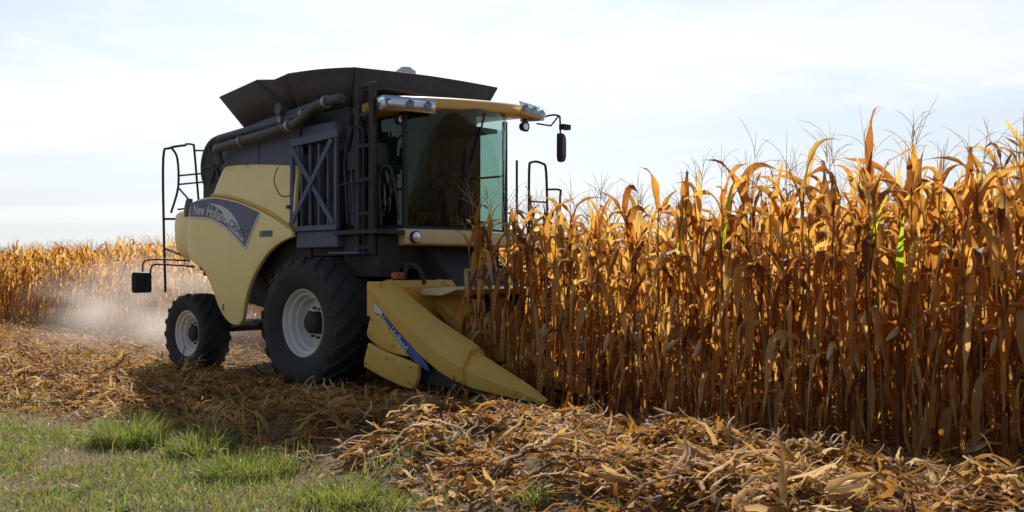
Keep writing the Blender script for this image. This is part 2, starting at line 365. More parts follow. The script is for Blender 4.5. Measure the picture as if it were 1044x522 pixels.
# ------------------------------------------------------------------ ground
def axis_coords(lo, hi, step, far):
    c = list(np.arange(lo, hi + 1e-6, step)); s = step; x = lo; pre = []
    while x > -far: s *= 1.35; x -= s; pre.append(x)
    s = step; x = hi; post = []
    while x < far: s *= 1.35; x += s; post.append(x)
    return np.array(pre[::-1] + c + post)
gx = axis_coords(-11, 9, 0.14, 900); gy = axis_coords(3, 21, 0.14, 1200)
GX, GY = np.meshgrid(gx, gy, indexing='ij'); GZ = height(GX, GY)
V = np.stack([GX, GY, GZ], -1).reshape(-1, 3); nx, ny = GX.shape
ii = (np.arange(nx - 1)[:, None] * ny + np.arange(ny - 1)[None, :]).ravel()
Fq = np.stack([ii, ii + ny, ii + ny + 1, ii + 1], -1)
gm = np_mesh('ground', V, Fq, M['soil'])
ga, gb = w2loc(V[:, 0], V[:, 1]); gr = sst(gb - grass_edge(ga), -0.5, 0.3)
at = gm.attributes.new('grassy', 'FLOAT', 'POINT'); at.data.foreach_set('value', gr.astype(np.float32))
tag(link(bpy.data.objects.new('ground', gm)), 'dark field soil with chaff, sloping up under the crop residue', 'ground', kind='structure')

# ------------------------------------------------------------------ ribbons (leaves, straw, grass) in bulk
def ribbons(P, yaw, pitch, Ln, W, bend, roll, nseg=3, taper=0.5, var=None, curl=None, fold=0.0, crumple=0.0):
    """n ribbons; each starts at P, heads off at yaw/pitch, bends by bend (radians of pitch over its length)"""
    n = len(P); st = nseg + 1; pos = P.copy(); rows = []
    curl = np.zeros(n) if curl is None else curl
    for k in range(st):
        u = k / nseg; pt = pitch + bend * u + (rng.normal(0, crumple, n) if crumple else 0); yw = yaw + curl * u + (rng.normal(0, crumple * .7, n) if crumple else 0)
        d = np.stack([np.cos(pt) * np.cos(yw), np.cos(pt) * np.sin(yw), np.sin(pt)], -1)
        sx = np.stack([-np.sin(yw), np.cos(yw), np.zeros(n)], -1); up = np.cross(d, sx)
        rl = roll + (rng.normal(0, crumple * 1.1, n) if crumple else 0); c = np.cos(rl)[:, None]; s_ = np.sin(rl)[:, None]
        ax = sx * c + up * s_; nrm = np.cross(d, ax)
        wd = W * (1 - taper * u ** 1.6) * (0.55 + 0.45 * min(1, u * 3))
        if fold:
            rows.append(np.stack([pos - ax * (wd / 2)[:, None] , pos + nrm * (wd * fold)[:, None], pos + ax * (wd / 2)[:, None]], 1))
        else: rows.append(np.stack([pos - ax * (wd / 2)[:, None], pos + ax * (wd / 2)[:, None]], 1))
        pos = pos + d * (Ln / nseg)[:, None]
    c = 3 if fold else 2
    V = np.stack(rows, 1).reshape(-1, 3)                       # n, st, c
    f = []
    for k in range(nseg):
        for j in range(c - 1): f.append([k * c + j, k * c + j + 1, (k + 1) * c + j + 1, (k + 1) * c + j])
    f = np.array(f); Fc = (f[None] + (np.arange(n) * st * c)[:, None, None]).reshape(-1, 4)
    vv = None if var is None else np.repeat(var, st * c)
    return V, Fc, vv
def joinmesh(parts):
    Vs, Fs, vs_ = [], [], []; k = 0
    for V, Fc, v in parts: Vs.append(V); Fs.append(Fc + k); vs_.append(v); k += len(V)
    return np.concatenate(Vs), np.concatenate(Fs), np.concatenate(vs_)

# ------------------------------------------------------------------ the combine
comb = link(bpy.data.objects.new('combine_harvester', None)); comb.location = (CC[0], CC[1], 0); comb.rotation_euler = (0, 0, YAW)
tag(comb, 'yellow and grey combine harvester with dark tank extensions cutting the standing corn', 'combine harvester')
def bs(a, z, off=0.0):
    b = 1.55 - 0.05 * max(0, z - 2.0) ** 2 - 0.10 * max(0, 1.6 - z) ** 2
    if a < -3.3: b -= 0.42 * ((-3.3 - a) / 0.9) ** 2.2
    return b + off
lower = catmull([(-3.54, 2.42), (-3.56, 2.05), (-3.53, 1.80), (-3.30, 1.66), (-3.0, 1.53), (-2.78, 1.25), (-2.60, 0.92), (-2.40, 0.74), (-2.16, 0.70), (-1.99, 0.80), (-1.86, 1.08), (-1.62, 1.44), (-1.28, 1.76), (-0.95, 1.93), (-0.62, 2.02),
                 (-0.62, 2.10), (-1.0, 2.27), (-1.42, 2.42), (-2.0, 2.58), (-2.5, 2.67), (-2.82, 2.70), (-3.2, 2.68), (-3.46, 2.60)], 4, sharp=(14, 15, 20))
upper = catmull([(-2.84, 2.72), (-2.72, 2.95), (-2.60, 3.14), (-2.40, 3.17), (-1.6, 3.13), (-0.63, 3.04), (-0.60, 2.98), (-0.605, 2.13), (-1.0, 2.31), (-1.42, 2.46), (-2.0, 2.62), (-2.5, 2.70)], 4, sharp=(0, 5, 6, 7))
decal = catmull([(-3.45, 2.63), (-3.2, 2.655), (-2.82, 2.675), (-2.5, 2.648), (-2.0, 2.56), (-1.45, 2.40), (-1.62, 2.18), (-1.82, 1.90), (-2.08, 2.07), (-2.4, 2.24), (-2.8, 2.36), (-3.2, 2.40), (-3.47, 2.41)], 4, sharp=(0, 5, 7, 12))
swoosh = catmull([(-2.88, 2.60), (-2.5, 2.545), (-2.2, 2.42), (-1.98, 2.22), (-1.86, 2.02), (-1.88, 1.975), (-1.99, 2.045), (-2.24, 2.19), (-2.34, 2.30), (-2.52, 2.48)], 4, sharp=(0,))
edge = catmull([(-1.43, 2.405), (-1.39, 2.395), (-1.575, 2.17), (-1.79, 1.85), (-1.83, 1.87), (-1.61, 2.18)], 4, sharp=(0, 1, 3, 4))
under = catmull([(-3.47, 2.40), (-3.2, 2.39), (-2.8, 2.35), (-2.4, 2.23), (-2.08, 2.06), (-1.83, 1.89), (-1.84, 1.855), (-2.1, 2.03), (-2.42, 2.20), (-2.82, 2.32), (-3.2, 2.36), (-3.47, 2.37)], 4, sharp=(0, 5, 6, 11))
for side in (1, -1):
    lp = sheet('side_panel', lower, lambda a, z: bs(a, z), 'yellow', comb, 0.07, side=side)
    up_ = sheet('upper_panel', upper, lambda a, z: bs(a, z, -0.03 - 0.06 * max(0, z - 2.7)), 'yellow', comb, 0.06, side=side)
    MB().tube([(a, side * bs(a, z, -.012), z) for a, z in catmull([(-2.84, 2.725), (-2.5, 2.70), (-2.0, 2.61), (-1.42, 2.45), (-1.0, 2.30), (-0.62, 2.12)], 5, closed=False)], .022, 8).build('crease_highlight', 'roofyellow', lp)  # tube added along the crease; its orange stands in for the lip's highlight
    sheet('decal', decal, lambda a, z: bs(a, z, 0.004), 'greydecal', lp, 0, 0.09, side=side)
    sheet('decal', swoosh, lambda a, z: bs(a, z, 0.007), 'lightdecal', lp, 0, 0.07, side=side)
    sheet('decal', edge, lambda a, z: bs(a, z, 0.007), 'lightdecal', lp, 0, 0.07, side=side)
    sheet('decal', under, lambda a, z: bs(a, z, 0.007), 'lightdecal', lp, 0, 0.07, side=side)
    if side == 1:
        lettering('lettering', 'New', (-3.32, 2.44), (-2.98, 2.42), 0.155, lambda a, z: bs(a, z, 0.011), 'whitedecal', lp, 0.0, 0.014)
        lettering('lettering', 'Holland', (-2.92, 2.415), (-2.34, 2.27), 0.165, lambda a, z: bs(a, z, 0.011), 'whitedecal', lp, 0.0, 0.014)
        lettering('lettering', 'CR940', (-2.27, 2.235), (-1.90, 2.02), 0.125, lambda a, z: bs(a, z, 0.011), 'greydecal', lp, 0.0, 0.015)
        # small dark badge: too small in view to read, a bar and a block row
        mb = MB()
        mb.box(-1.42, -1.395, bs(-1.4, 2.07) + .001, bs(-1.4, 2.07) + .008, 2.03, 2.12)
        for k in range(5): mb.box(-1.37 + k * .057, -1.325 + k * .057, bs(-1.3, 2.07) + .001, bs(-1.3, 2.07) + .008, 2.035, 2.125)
        mb.build('badge', 'greydecal', lp)
        MB().box(-2.52, -2.47, bs(-2.5, .95) + .001, bs(-2.5, .95) + .008, 0.92, 1.02).build('badge', 'greydecal', lp)
# rear hood: rounded D-plan shell
def hood_ring(z, a_r, hw, inn):
    ring = []
    for k in range(25):
        th = -math.pi / 2 + math.pi * k / 24; c, s_ = math.cos(th), math.sin(th)
        ring.append((-3.585 - (a_r - 3.585) * abs(c) ** 0.55 * (1 if c >= 0 else -1), hw * abs(s_) ** 0.42 * (1 if s_ >= 0 else -1), z))
    return ring
rings = [hood_ring(z, ar, hw, 0) for z, ar, hw in ((1.70, 3.95, 1.30), (1.74, 4.15, 1.42), (1.86, 4.32, 1.495), (2.05, 4.42, 1.505), (2.30, 4.45, 1.50), (2.46, 4.42, 1.49), (2.53, 4.32, 1.44))]
MB().loft(rings).build('rear_hood', 'yellow', comb, ang=60)
MB().loft([hood_ring(z, ar, hw, 0) for z, ar, hw in ((1.48, 3.62, 1.15), (1.56, 3.78, 1.25), (1.70, 3.84, 1.28))]).build('straw_chute', 'black', comb, ang=60)
for s_ in (1, -1):
    sheet('corner_cap', catmull([(-3.93, 2.46), (-3.60, 2.72), (-3.56, 2.62), (-3.57, 2.43), (-3.75, 2.42)], 3, sharp=(0, 1, 3)), lambda a, z: bs(a, z, 0.012) if a > -3.3 else bs(a, z, 0.03), 'slate', comb, 0.10, side=s_)
# engine and deck
MB().box(-3.45, -0.5, -1.30, 1.30, 1.45, 2.95).build('body_core', 'black', comb)
MB().box(-3.40, -2.85, -1.15, 1.05, 2.95, 3.15).build('engine_deck', 'black', comb)
mb = MB(); mb.prism([(-2.88, 2.95), (-2.80, 3.40), (-2.72, 3.60), (-0.5, 3.78), (0.35, 3.80), (0.35, 2.3), (-0.5, 2.3), (-0.5, 2.95)], 'b', -1.28, 1.28)
mb.build('grain_tank', 'darkpaint', comb, 0.015)
for a0, a1 in ((-2.74, -1.71), (-1.69, -0.66)):
    for s_ in (1, -1):
        MB().prism([(a0, 3.0), (a1, 3.0), (a1, 3.52 + 0.09 * (a1 + 2.74)), (a0, 3.44 + .09 * (a0 + 2.74))], 'b', s_ * 1.30, s_ * 1.385).build('tank_side_panel', 'slate', comb, 0.012)
mb = MB(); mb.bar((-2.74, 1.39, 3.60), (-0.35, 1.39, 3.86), 0.05, 0.12); mb.build('tank_rail', 'slate', comb, 0.006)
# rotary dust screen (drum) on the machine's near side, rear
mb = MB(); mb.lathe([(-0.22, 0.50), (0.0, 0.50), (0.03, 0.48), (0.035, 0.42), (0.02, 0.40), (0.025, 0.08), (0.05, 0.07), (0.05, 0.01)], (-3.08, 1.26, 3.22), 40); ds = mb.build('dust_screen', 'black', comb)
mb = MB()
for k in range(6): mb.bar((-3.08, 1.30, 3.22), (-3.08 + .40 * math.cos(k * math.pi / 3), 1.30, 3.22 + .40 * math.sin(k * math.pi / 3)), .03, .02, up=(0, 1, 0))
mb.build('screen_arm', 'darkpaint', ds)
# tubes along the top edge
def tube_part(name, pts, r, mat, clamps):
    o = MB().tube(catmull(pts, 6, closed=False), r, 14).build(name, mat, comb, ang=50)
    for c0, c1 in clamps:
        MB().tube([c0, c1], r + 0.018, 14).build('clamp', 'steel', o)
tube_part('conveying_tube', [(-2.60, 1.50, 3.20), (-2.63, 1.53, 3.36), (-2.52, 1.56, 3.44), (-1.5, 1.57, 3.525), (-0.62, 1.58, 3.60), (-0.36, 1.58, 3.66), (-0.05, 1.58, 3.80), (0.22, 1.58, 3.84), (0.55, 1.56, 3.86)], 0.068, 'tube',
          [((-0.66, 1.58, 3.597), (-0.60, 1.58, 3.603)), ((0.20, 1.58, 3.838), (0.26, 1.58, 3.842)), ((-1.9, 1.567, 3.49), (-1.86, 1.567, 3.494))])
tube_part('conveying_tube', [(-2.62, 1.50, 3.60), (-1.2, 1.50, 3.69), (-0.3, 1.50, 3.76), (0.0, 1.5, 3.80)], 0.065, 'tube', [((-0.92, 1.50, 3.708), (-0.86, 1.5, 3.713)), ((-0.42, 1.5, 3.75), (-0.36, 1.5, 3.755))])
mb = MB(); mb.lathe([(-0.05, 0.02), (-0.05, 0.085), (0.05, 0.085), (0.05, 0.02)], (-0.85, 1.58, 3.86), 16); mb.bar((-.85, 1.56, 3.7), (-.85, 1.56, 3.86), .05); mb.build('work_lamp', 'tube', comb)
# grain tank extension: four flared sheets with gussets
z0, z1 = 3.80, 4.25
base = [(-2.35, 1.22), (0.30, 1.22), (0.30, -1.22), (-2.35, -1.22)]; top = [(-2.95, 1.62), (0.55, 1.42), (0.55, -1.62), (-2.95, -1.62)]
def tank_sheet(q0, q1, t0, t1, name, dz0=0, dz1=0, mid=0.0):
    mb = MB(); n = 8; pts0 = []; pts1 = []; 
    for k in range(n + 1):
        u = k / n; bl = [q0[c] * (1 - u) + q1[c] * u for c in (0, 1)]; tl = [t0[c] * (1 - u) + t1[c] * u for c in (0, 1)]
        pts0.append((*bl, z0 + 0.0)); pts1.append((*tl, z1 + dz0 * (1 - u) + dz1 * u + mid * math.sin(math.pi * u)))
    mb.loft([pts0, pts1], ring=False, cap=False); return mb.build(name, 'tank', comb, ang=30, solid=0.03)
mb_r = tank_sheet(base[0], (-0.85, 1.22), (-2.68, 1.45), (-1.40, 1.62), 'tank_extension_sheet', 0.03, 0.10)
tank_sheet((-0.85, 1.22), base[1], (-0.62, 1.62), (0.50, 1.30), 'tank_extension_sheet', 0.09, 0.07, 0.02)
mb = MB(); mb.add([(-0.85, 1.225, z0), (-1.40, 1.615, z1 + 0.105), (-1.0, 1.58, z1 + 0.06), (-0.62, 1.615, z1 + 0.085)], [(0, 1, 2), (0, 2, 3)]); mb.build('tank_extension_gusset', 'tank', comb, solid=0.02)
tank_sheet(base[1], base[2], (0.50, 1.30), (0.42, -1.60), 'tank_extension_sheet', 0.07, 0.20, 0.03)
tank_sheet(base[2], base[3], (0.42, -1.60), (-2.95, -1.62), 'tank_extension_sheet', 0.20, 0.06)
tank_sheet(base[3], base[0], (-2.95, -1.62), (-2.68, 1.45), 'tank_extension_sheet', 0.06, 0.03)
mb = MB(); mb.prism([(0.40, 1.1), (0.40, -1.60), (0.72, -1.62), (0.78, 1.0)], 'z', 4.02, 4.06); mb.build('tank_front_lip', 'tank', comb, .01)
mb = MB(); mb.tube([(-.5, -.5, 3.9), (-.5, -.5, 4.62)], .03, 8); mb.lathe([(0, .02), (0, .14), (.03, .16), (.07, .155), (.12, .10), (.13, .02)], (-.5, -.5, 4.60), 18, 'z'); mb.build('beacon', 'lightdecal', comb)
# X-braced guard, louvres behind it
MB().box(-0.50, 0.55, -1.2, 1.28, 1.75, 2.3).build('side_frame', 'black', comb)
g = MB(); A0, A1, Z0, Z1 = -0.70, 0.38, 2.10, 3.38; bb = 1.50
g.bar((A0, bb, Z1 - .02), (A1 + .02, bb, Z1 + .03), .05, .11); g.bar((A0, bb, Z0 + .03), (A1, bb, Z0 + .03), .05, .07)
g.bar((A0 + .03, bb, Z0 + .065), (A0 + .03, bb, Z1 - .075), .06, .05, up=(0, 1, 0)); g.bar((A1 - .03, bb, Z0 + .065), (A1 - .03, bb, Z1 - .035), .06, .05, up=(0, 1, 0))
xg = g.build('braced_guard', 'slate', comb, .005)
for p, q, o in (((A0 + .06, Z1 - .1), (A1 - .06, Z0 + .08), .034), ((A0 + .06, Z0 + .08), (A1 - .06, Z1 - .06), .062)):
    MB().bar((p[0], bb + o, p[1]), (q[0], bb + o, q[1]), .075, .024, up=(0, 1, 0)).build('brace', 'slate', xg, .004)
for k in range(4):
    a = A0 + .2 + k * .205
    MB().box(a - .02, a + .02, bb - .055, bb - .026, Z0 + .066, Z1 - .075).build('guard_bar', 'slate', xg)
mb = MB(); mb.bar((A0 - .02, bb - .1, Z0 + .35), (A0 - .02, bb + .05, Z0 + .35), .07, .05); mb.build('latch', 'black', xg)
for k in range(3): MB().box(A0 + .08 + k * .31, A0 + .34 + k * .31, 1.29, 1.40, 2.14, 3.2).build('radiator_panel', 'black', comb, .01)
MB().box(-0.62, 0.33, 1.30, 1.47, 1.86, 2.09).build('lower_box', 'slate', comb, .012)
MB().box(-0.55, 0.20, 1.10, 1.42, 3.36, 3.60).build('filter_box', 'slate', comb, .02)
mb = MB(); mb.tube(catmull([(-0.95, 1.545, 3.05), (-0.98, 1.60, 2.85), (-0.86, 1.60, 2.65), (-0.78, 1.58, 2.60), (-0.68, 1.5, 2.62)], 5, closed=False), .008, 6); mb.build('cable', 'black', comb)
# posts, rails and steps beside the cab
mb = MB()
for a in (0.72, 1.02): mb.bar((a, 1.42, 1.75), (a, 1.42, 4.03), .10, .06, up=(0, 1, 0))
for z in (4.0, 3.62, 3.2, 2.75, 2.3, 1.85): mb.bar((0.72, 1.42, z), (1.02, 1.42, z), .05, .05)
mb.build('access_ladder', 'black', comb, .006)
mb = MB(); mb.tube(catmull([(0.42, 1.5, 2.12), (0.40, 1.5, 3.0), (0.44, 1.5, 3.42), (0.7, 1.5, 3.46), (0.90, 1.5, 3.42), (0.93, 1.5, 3.2), (0.93, 1.5, 1.74)], 4, closed=False), .013, 8)
mb.tube([(0.42, 1.5, 2.7), (0.93, 1.5, 2.72)], .014, 8); mb.build('handrail', 'black', comb)
mb = MB(); mb.tube(catmull([(1.12, 1.35, 2.14), (1.12, 1.38, 2.8), (1.35, 1.38, 2.86), (1.42, 1.30, 2.2)], 4, closed=False), .016, 8); mb.tube([(1.10, 1.36, 2.2), (1.42, 1.32, 2.75)], .012, 8); mb.build('handrail', 'black', comb)
MB().box(0.35, 1.25, 1.05, 1.55, 2.02, 2.08).build('cab_platform', 'black', comb, .008)
MB().box(0.30, 0.92, 1.30, 1.60, 1.76, 1.79).build('step_plate', 'slate', comb, .004)
MB().box(0.36, 1.1, 1.0, 1.38, 1.45, 2.02).build('fuel_box', 'black', comb, .02)
# a few hoses and small boxes in the shaded bay next to the cab
for k in range(5):
    a = 0.36 + k * .04; b = 1.30 + .05 * random.random(); z = 2.15 + .2 * random.random()
    MB().tube(catmull([(a, b, z), (a + .05 * random.uniform(-1, 1), b + .04, z + .45), (a + .08 * random.uniform(-1, 1), b, z + .9), (a, b - .05, 3.5)], 4, closed=False), .013 + .008 * random.random(), 7).build('hose', 'black' if k % 2 else 'slate', comb)
mb = MB(); mb.box(.45, .62, 1.28, 1.4, 2.9, 3.15); mb.build('junction_box', 'darkpaint', comb, .015)

# cab
def cab_out(hw, fr, bow, back, n=12):
    """plan outline: rounded front"""
    p = [(back, hw), (fr, hw)]
    for k in range(1, n): u = k / n; p.append((fr + bow * math.sin(math.pi * u), hw - 2 * hw * u))
    p += [(fr, -hw), (back, -hw)]; return p
MB().prism(cab_out(1.02, 1.18, .20, -0.05), 'z', 1.98, 2.14).build('cab_floor', 'black', comb, .01)
MB().box(-0.04, 0.05, -1.0, 1.0, 2.15, 3.62).build('cab_rear_wall', 'black', comb, .01)
for s_ in (1, -1):
    MB().bar((1.17, s_ * .985, 2.12), (1.17, s_ * .985, 3.76), .055, .075, up=(0, 1, 0)).build('cab_pillar', 'black', comb, .01)
    MB().bar((0.10, s_ * .98, 2.12), (0.10, s_ * .98, 3.66), .10, .06, up=(0, 1, 0)).build('cab_pillar', 'black', comb, .01)
    sg = MB(); sg.add([(0.15, s_ * .99, 2.16), (1.14, s_ * .99, 2.16), (1.14, s_ * .99, 3.64), (0.15, s_ * .99, 3.64)], [(0, 1, 2, 3)]); sg.build('side_window', 'glass', comb)
    mb = MB(); mb.bar((.15, s_ * 1.005, 2.95), (1.12, s_ * 1.005, 2.95), .02, .03); mb.bar((.62, s_ * 1.005, 2.16), (.62, s_ * 1.005, 3.64), .03, .02, up=(0, 1, 0)); mb.build('door_frame', 'black', comb)
ws = MB(); secs = []
for k in range(9):
    z = 2.12 + (3.80 - 2.12) * k / 8; lean = -0.10 + 0.26 * (k / 8) + 0.03 * math.sin(math.pi * k / 8)
    secs.append([(1.19 + lean * (1 - (2 * u / 24 - 1) ** 4) + .21 * (1 - (2 * u / 24 - 1) ** 2) ** 0.8, .98 - 1.96 * u / 24, z) for u in range(25)])
ws.loft(secs, ring=False, cap=False); ws.build('windscreen', 'glass', comb, ang=60)
mb = MB(); mb.bar((1.57, -.15, 3.74), (1.47, .12, 2.75), .02, .02); mb.bar((1.53, .15, 3.2), (1.41, .08, 2.3), .025, .02); mb.build('wiper', 'black', comb)
# cab interior
mb = MB(); mb.box(.22, .62, -.26, .26, 2.42, 2.58); mb.prism([(.20, 2.55), (.34, 2.55), (.24, 3.25), (.12, 3.25)], 'b', -.25, .25); mb.prism([(.14, 3.27), (.22, 3.27), (.2, 3.47), (.13, 3.47)], 'b', -.14, .14); mb.box(.3, .55, -.2, .2, 2.15, 2.42)
mb.build('driver_seat', 'seat', comb, .04)
mb = MB(); mb.bar((1.0, 0, 2.14), (.85, 0, 2.72), .10, .14); mb.build('steering_column', 'black', comb, .02)
sw = MB(); ringp = [(.83 + .10 * math.cos(q) , .20 * math.sin(q), 2.76 + .16 * math.cos(q)) for q in np.linspace(0, 2 * math.pi, 25)]; sw.tube(ringp, .016, 8, cap=False); sw.bar((.83, -.19, 2.76), (.83, .19, 2.76), .03, .02); sw.build('steering_handwheel', 'black', comb)
mb = MB(); mb.box(.25, .85, .42, .60, 2.3, 2.72); mb.build('control_console', 'black', comb, .03)
mb = MB(); mb.box(.86, .90, .60, .86, 2.95, 3.14); mb.bar((.9, .72, 2.5), (.88, .72, 2.95), .03); mb.build('monitor', 'black', comb, .01)
mb = MB(); mb.box(.10, 1.10, -.9, .9, 3.58, 3.64); mb.build('headliner', 'black', comb)
mb = MB(); mb.prism([(-.9, 2.2), (-.55, 2.2), (-.5, 2.9), (-.6, 3.5), (-.9, 3.55)], 'a', .06, .09); mb.build('rear_trim', 'seat', comb)
# roof
roof = []
for z, s_, fr in ((3.65, .92, -.10), (3.67, .98, -.02), (3.72, 1.0, 0.0), (3.78, .995, -.02), (3.825, .96, -.08), (3.835, .90, -.16)):
    r = [(-0.1, 1.18 * s_, z), (.45, 1.22 * s_, z), (.85, 1.34 * s_, z), (1.22 + fr, 1.46 * s_, z)]
    r = catmull(r, 3, closed=False)
    n = 18
    for k in range(n + 1):
        u = k / n; bbv = (1.46 - 3.04 * u) * s_
        r.append((1.33 + fr + .24 * (1 - abs(2 * u - 1) ** 2.4), bbv, z + .21 * u))
    r += catmull([(1.22 + fr, -1.58 * s_, z + .21), (.85, -1.36 * s_, z + .19), (.45, -1.22 * s_, z + .17), (-0.1, -1.18 * s_, z + .16)], 3, closed=False)
    roof.append(r)
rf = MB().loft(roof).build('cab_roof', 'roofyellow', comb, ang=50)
def lampcluster(s_):
    # wrapped around the front corner of the roof
    path = [(1.02, 1.47), (1.20, 1.56), (1.34, 1.585), (1.40, 1.50), (1.46, 1.30), (1.52, 1.05), (1.55, .88)]
    path = [(a, b * s_ - (.10 if s_ > 0 else 0)) for a, b in catmull(path, 3, closed=False)]; dz = -.04 if s_ > 0 else .16
    lo = [(a + .012, b + .012 * s_, 3.665 + dz) for a, b in path]; hi = [(a + .0, b + .0, 3.85 + dz) for a, b in path]
    mid = [(a + .02, b + .02 * s_, 3.765 + dz) for a, b in path]
    hs = MB().loft([lo, mid, hi], ring=False, cap=False).build('headlamp', 'chrome', comb, ang=60, solid=-.004)
    sc = 1.0
    lo2 = [(a + .030, b + .03 * s_, z) for a, b, z in lo]; hi2 = [(a + .022, b + .02 * s_, z) for a, b, z in hi]; mid2 = [(a + .042, b + .04 * s_, z) for a, b, z in mid]
    MB().loft([lo2, mid2, hi2], ring=False, cap=False).build('lens', 'lens', hs, ang=60)
    for a, b in ((1.37, 1.545), (1.475, 1.26), (1.535, 1.0)):
        MB().lathe([(0, .055), (.012, .06), (.020, .045), (.008, .015)], (a + .02, (b + .02) * s_ - (.10 if s_ > 0 else 0), 3.765 + dz), 16, 'a').build('bulb_ring', 'steel', hs)
lampcluster(1); lampcluster(-1)
for a, b, z in ((1.12, 1.02, 3.57), (1.15, -1.45, 3.74)):
    mb = MB(); mb.lathe([(-.07, .02), (-.06, .06), (.02, .085), (.03, .085), (.03, .07)], (a, b, z), 16, 'a'); mb.bar((a, b, z), (a, b, 3.72 if b > 0 else 3.92), .03); wl = mb.build('work_lamp', 'black', comb)
    MB().lathe([(.028, .068), (.034, .03), (.034, .005)], (a, b, z), 16, 'a').build('lens', 'chrome', wl)
# mirrors
def mirror(pts, c, size, yaw):
    o = MB().tube(catmull(pts, 4, closed=False), .016, 8).build('mirror_arm', 'black', comb)
    mb = MB(); n = 20; prof = []
    for k in range(n):
        q = 2 * math.pi * k / n; prof.append((size[0] / 2 * abs(math.cos(q)) ** .5 * (1 if math.cos(q) > 0 else -1), size[1] / 2 * abs(math.sin(q)) ** .35 * (1 if math.sin(q) > 0 else -1)))
    d = (math.cos(yaw), math.sin(yaw)); nn = (-math.sin(yaw), math.cos(yaw))
    ring = lambda off, k_: [(c[0] + d[0] * x * k_ + nn[0] * off, c[1] + d[1] * x * k_ + nn[1] * off, c[2] + y * k_) for x, y in prof]
    mb.loft([ring(-.05, .8), ring(-.03, .96), ring(.0, 1), ring(.035, 1)]); mb.build('mirror_housing', 'black', o, ang=40)
    MB().loft([ring(.036, .9), ring(.038, .9)]).build('mirror_glass', 'mirrorglass', o)
mirror([(1.22, -1.66, 3.86), (1.23, -1.95, 3.96), (1.22, -2.18, 3.98), (1.2, -2.24, 3.9), (1.2, -2.25, 3.55)], (1.2, -2.27, 3.49), (.24, .46), R_(70))
mb = MB(); mb.tube([(1.22, -1.66, 3.80), (1.23, -1.98, 3.80), (1.22, -2.16, 3.96)], .014, 8); mb.box(1.16, 1.26, -2.44, -2.26, 3.78, 3.86); mb.build('marker_lamp', 'black', comb)
mirror([(.75, 1.28, 3.7), (.82, 1.34, 3.4), (.90, 1.30, 3.25), (.95, 1.26, 3.15)], (.97, 1.24, 3.08), (.26, .34), R_(75))
# railings on the far side of the cab (ladder platform)
mb = MB()
mb.tube(catmull([(1.2, -1.50, 2.1), (1.2, -1.50, 3.05), (1.2, -1.56, 3.2), (1.2, -1.80, 3.2), (1.2, -1.90, 3.08), (1.2, -1.93, 2.3)], 4, closed=False), .02, 8)
mb.tube([(1.2, -1.22, 2.1), (1.2, -1.22, 3.2)], .018, 8); mb.tube(catmull([(1.2, -1.9, 2.8), (1.15, -2.3, 2.82), (1.1, -2.36, 2.7), (1.1, -2.36, 2.1)], 4, closed=False), .018, 8); mb.tube([(1.2, -1.5, 2.6), (1.2, -1.92, 2.6)], .014, 8)
mb.build('handrail', 'black', comb)
MB().box(.25, 1.3, -2.35, -1.02, 2.02, 2.08).build('cab_platform', 'black', comb, .008)
# lower front: bumper strip with lamps, dark feeder house
st = []
for z, o in ((1.88, -.03), (1.90, .02), (2.0, .04), (2.08, .02), (2.10, -.03)):
    st.append([(1.24 + o + .20 * (1 - (2 * u / 16 - 1) ** 2), 1.06 - 2.12 * u / 16, z) for u in range(17)] + [(1.0, -1.02, z), (1.0, 1.02, z)])
MB().loft(st).build('front_bumper', 'cream', comb, .012, ang=40)
for s_ in (1, -1):
    mb = MB(); mb.lathe([(0, .085), (.05, .085), (.06, .075)], (1.29, s_ * .93, 1.985), 20, 'a'); lo_ = mb.build('bumper_lamp', 'darkpaint', comb)
    MB().lathe([(.061, .07), (.075, .03), (.077, .005)], (1.29, s_ * .93, 1.985), 20, 'a').build('lens', 'chrome', lo_)
MB().prism([(-.3, 1.2), (.6, 1.9), (1.1, 1.9), (2.05, 1.05), (1.95, .45), (1.2, .55)], 'b', -.55, .55).build('feeder_house', 'black', comb, .02)
MB().box(.05, 1.05, -1.0, 1.0, 1.55, 1.97).build('cab_base', 'black', comb, .02)
# chassis, axles
MB().prism([(-3.5, 1.5), (-3.2, 1.05), (-1.0, .75), (.4, .75), (.5, 1.8), (-3.3, 1.8)], 'b', -.85, .85).build('chassis', 'black', comb, .02)
MB().tube([(0, -1.3, .80), (0, 1.3, .80)], .16, 12).build('drive_axle', 'black', comb)
mb = MB(); mb.bar((-3.40, -1.25, .60), (-3.40, 1.25, .60), .18, .16); mb.bar((-3.4, 0, .6), (-3.2, 0, 1.2), .3, .3); mb.build('steer_axle', 'black', comb, .01)
mb = MB(); mb.tube([(-3.2, 1.1, .62), (-2.1, .9, .78), (-1.1, .8, .8)], .035, 8); mb.tube([(-2.9, 1.05, .72), (-2.0, 1.25, .74)], .05, 8); mb.build('tie_rod', 'steel', comb)
mb = MB()
for k in range(7):
    a = -1.55 + .18 * k; mb.box(a, a + .10, .9, 1.12 + .05 * (k % 3), 1.0 + .05 * k, 1.72)
mb.build('drive_shields', 'black', comb, .01)
mb = MB(); mb.lathe([(0, .26), (.05, .26), (.05, .2), (.02, .19), (.02, .05), (.06, .05)], (-1.25, 1.18, 1.35), 24); mb.build('pulley', 'black', comb)
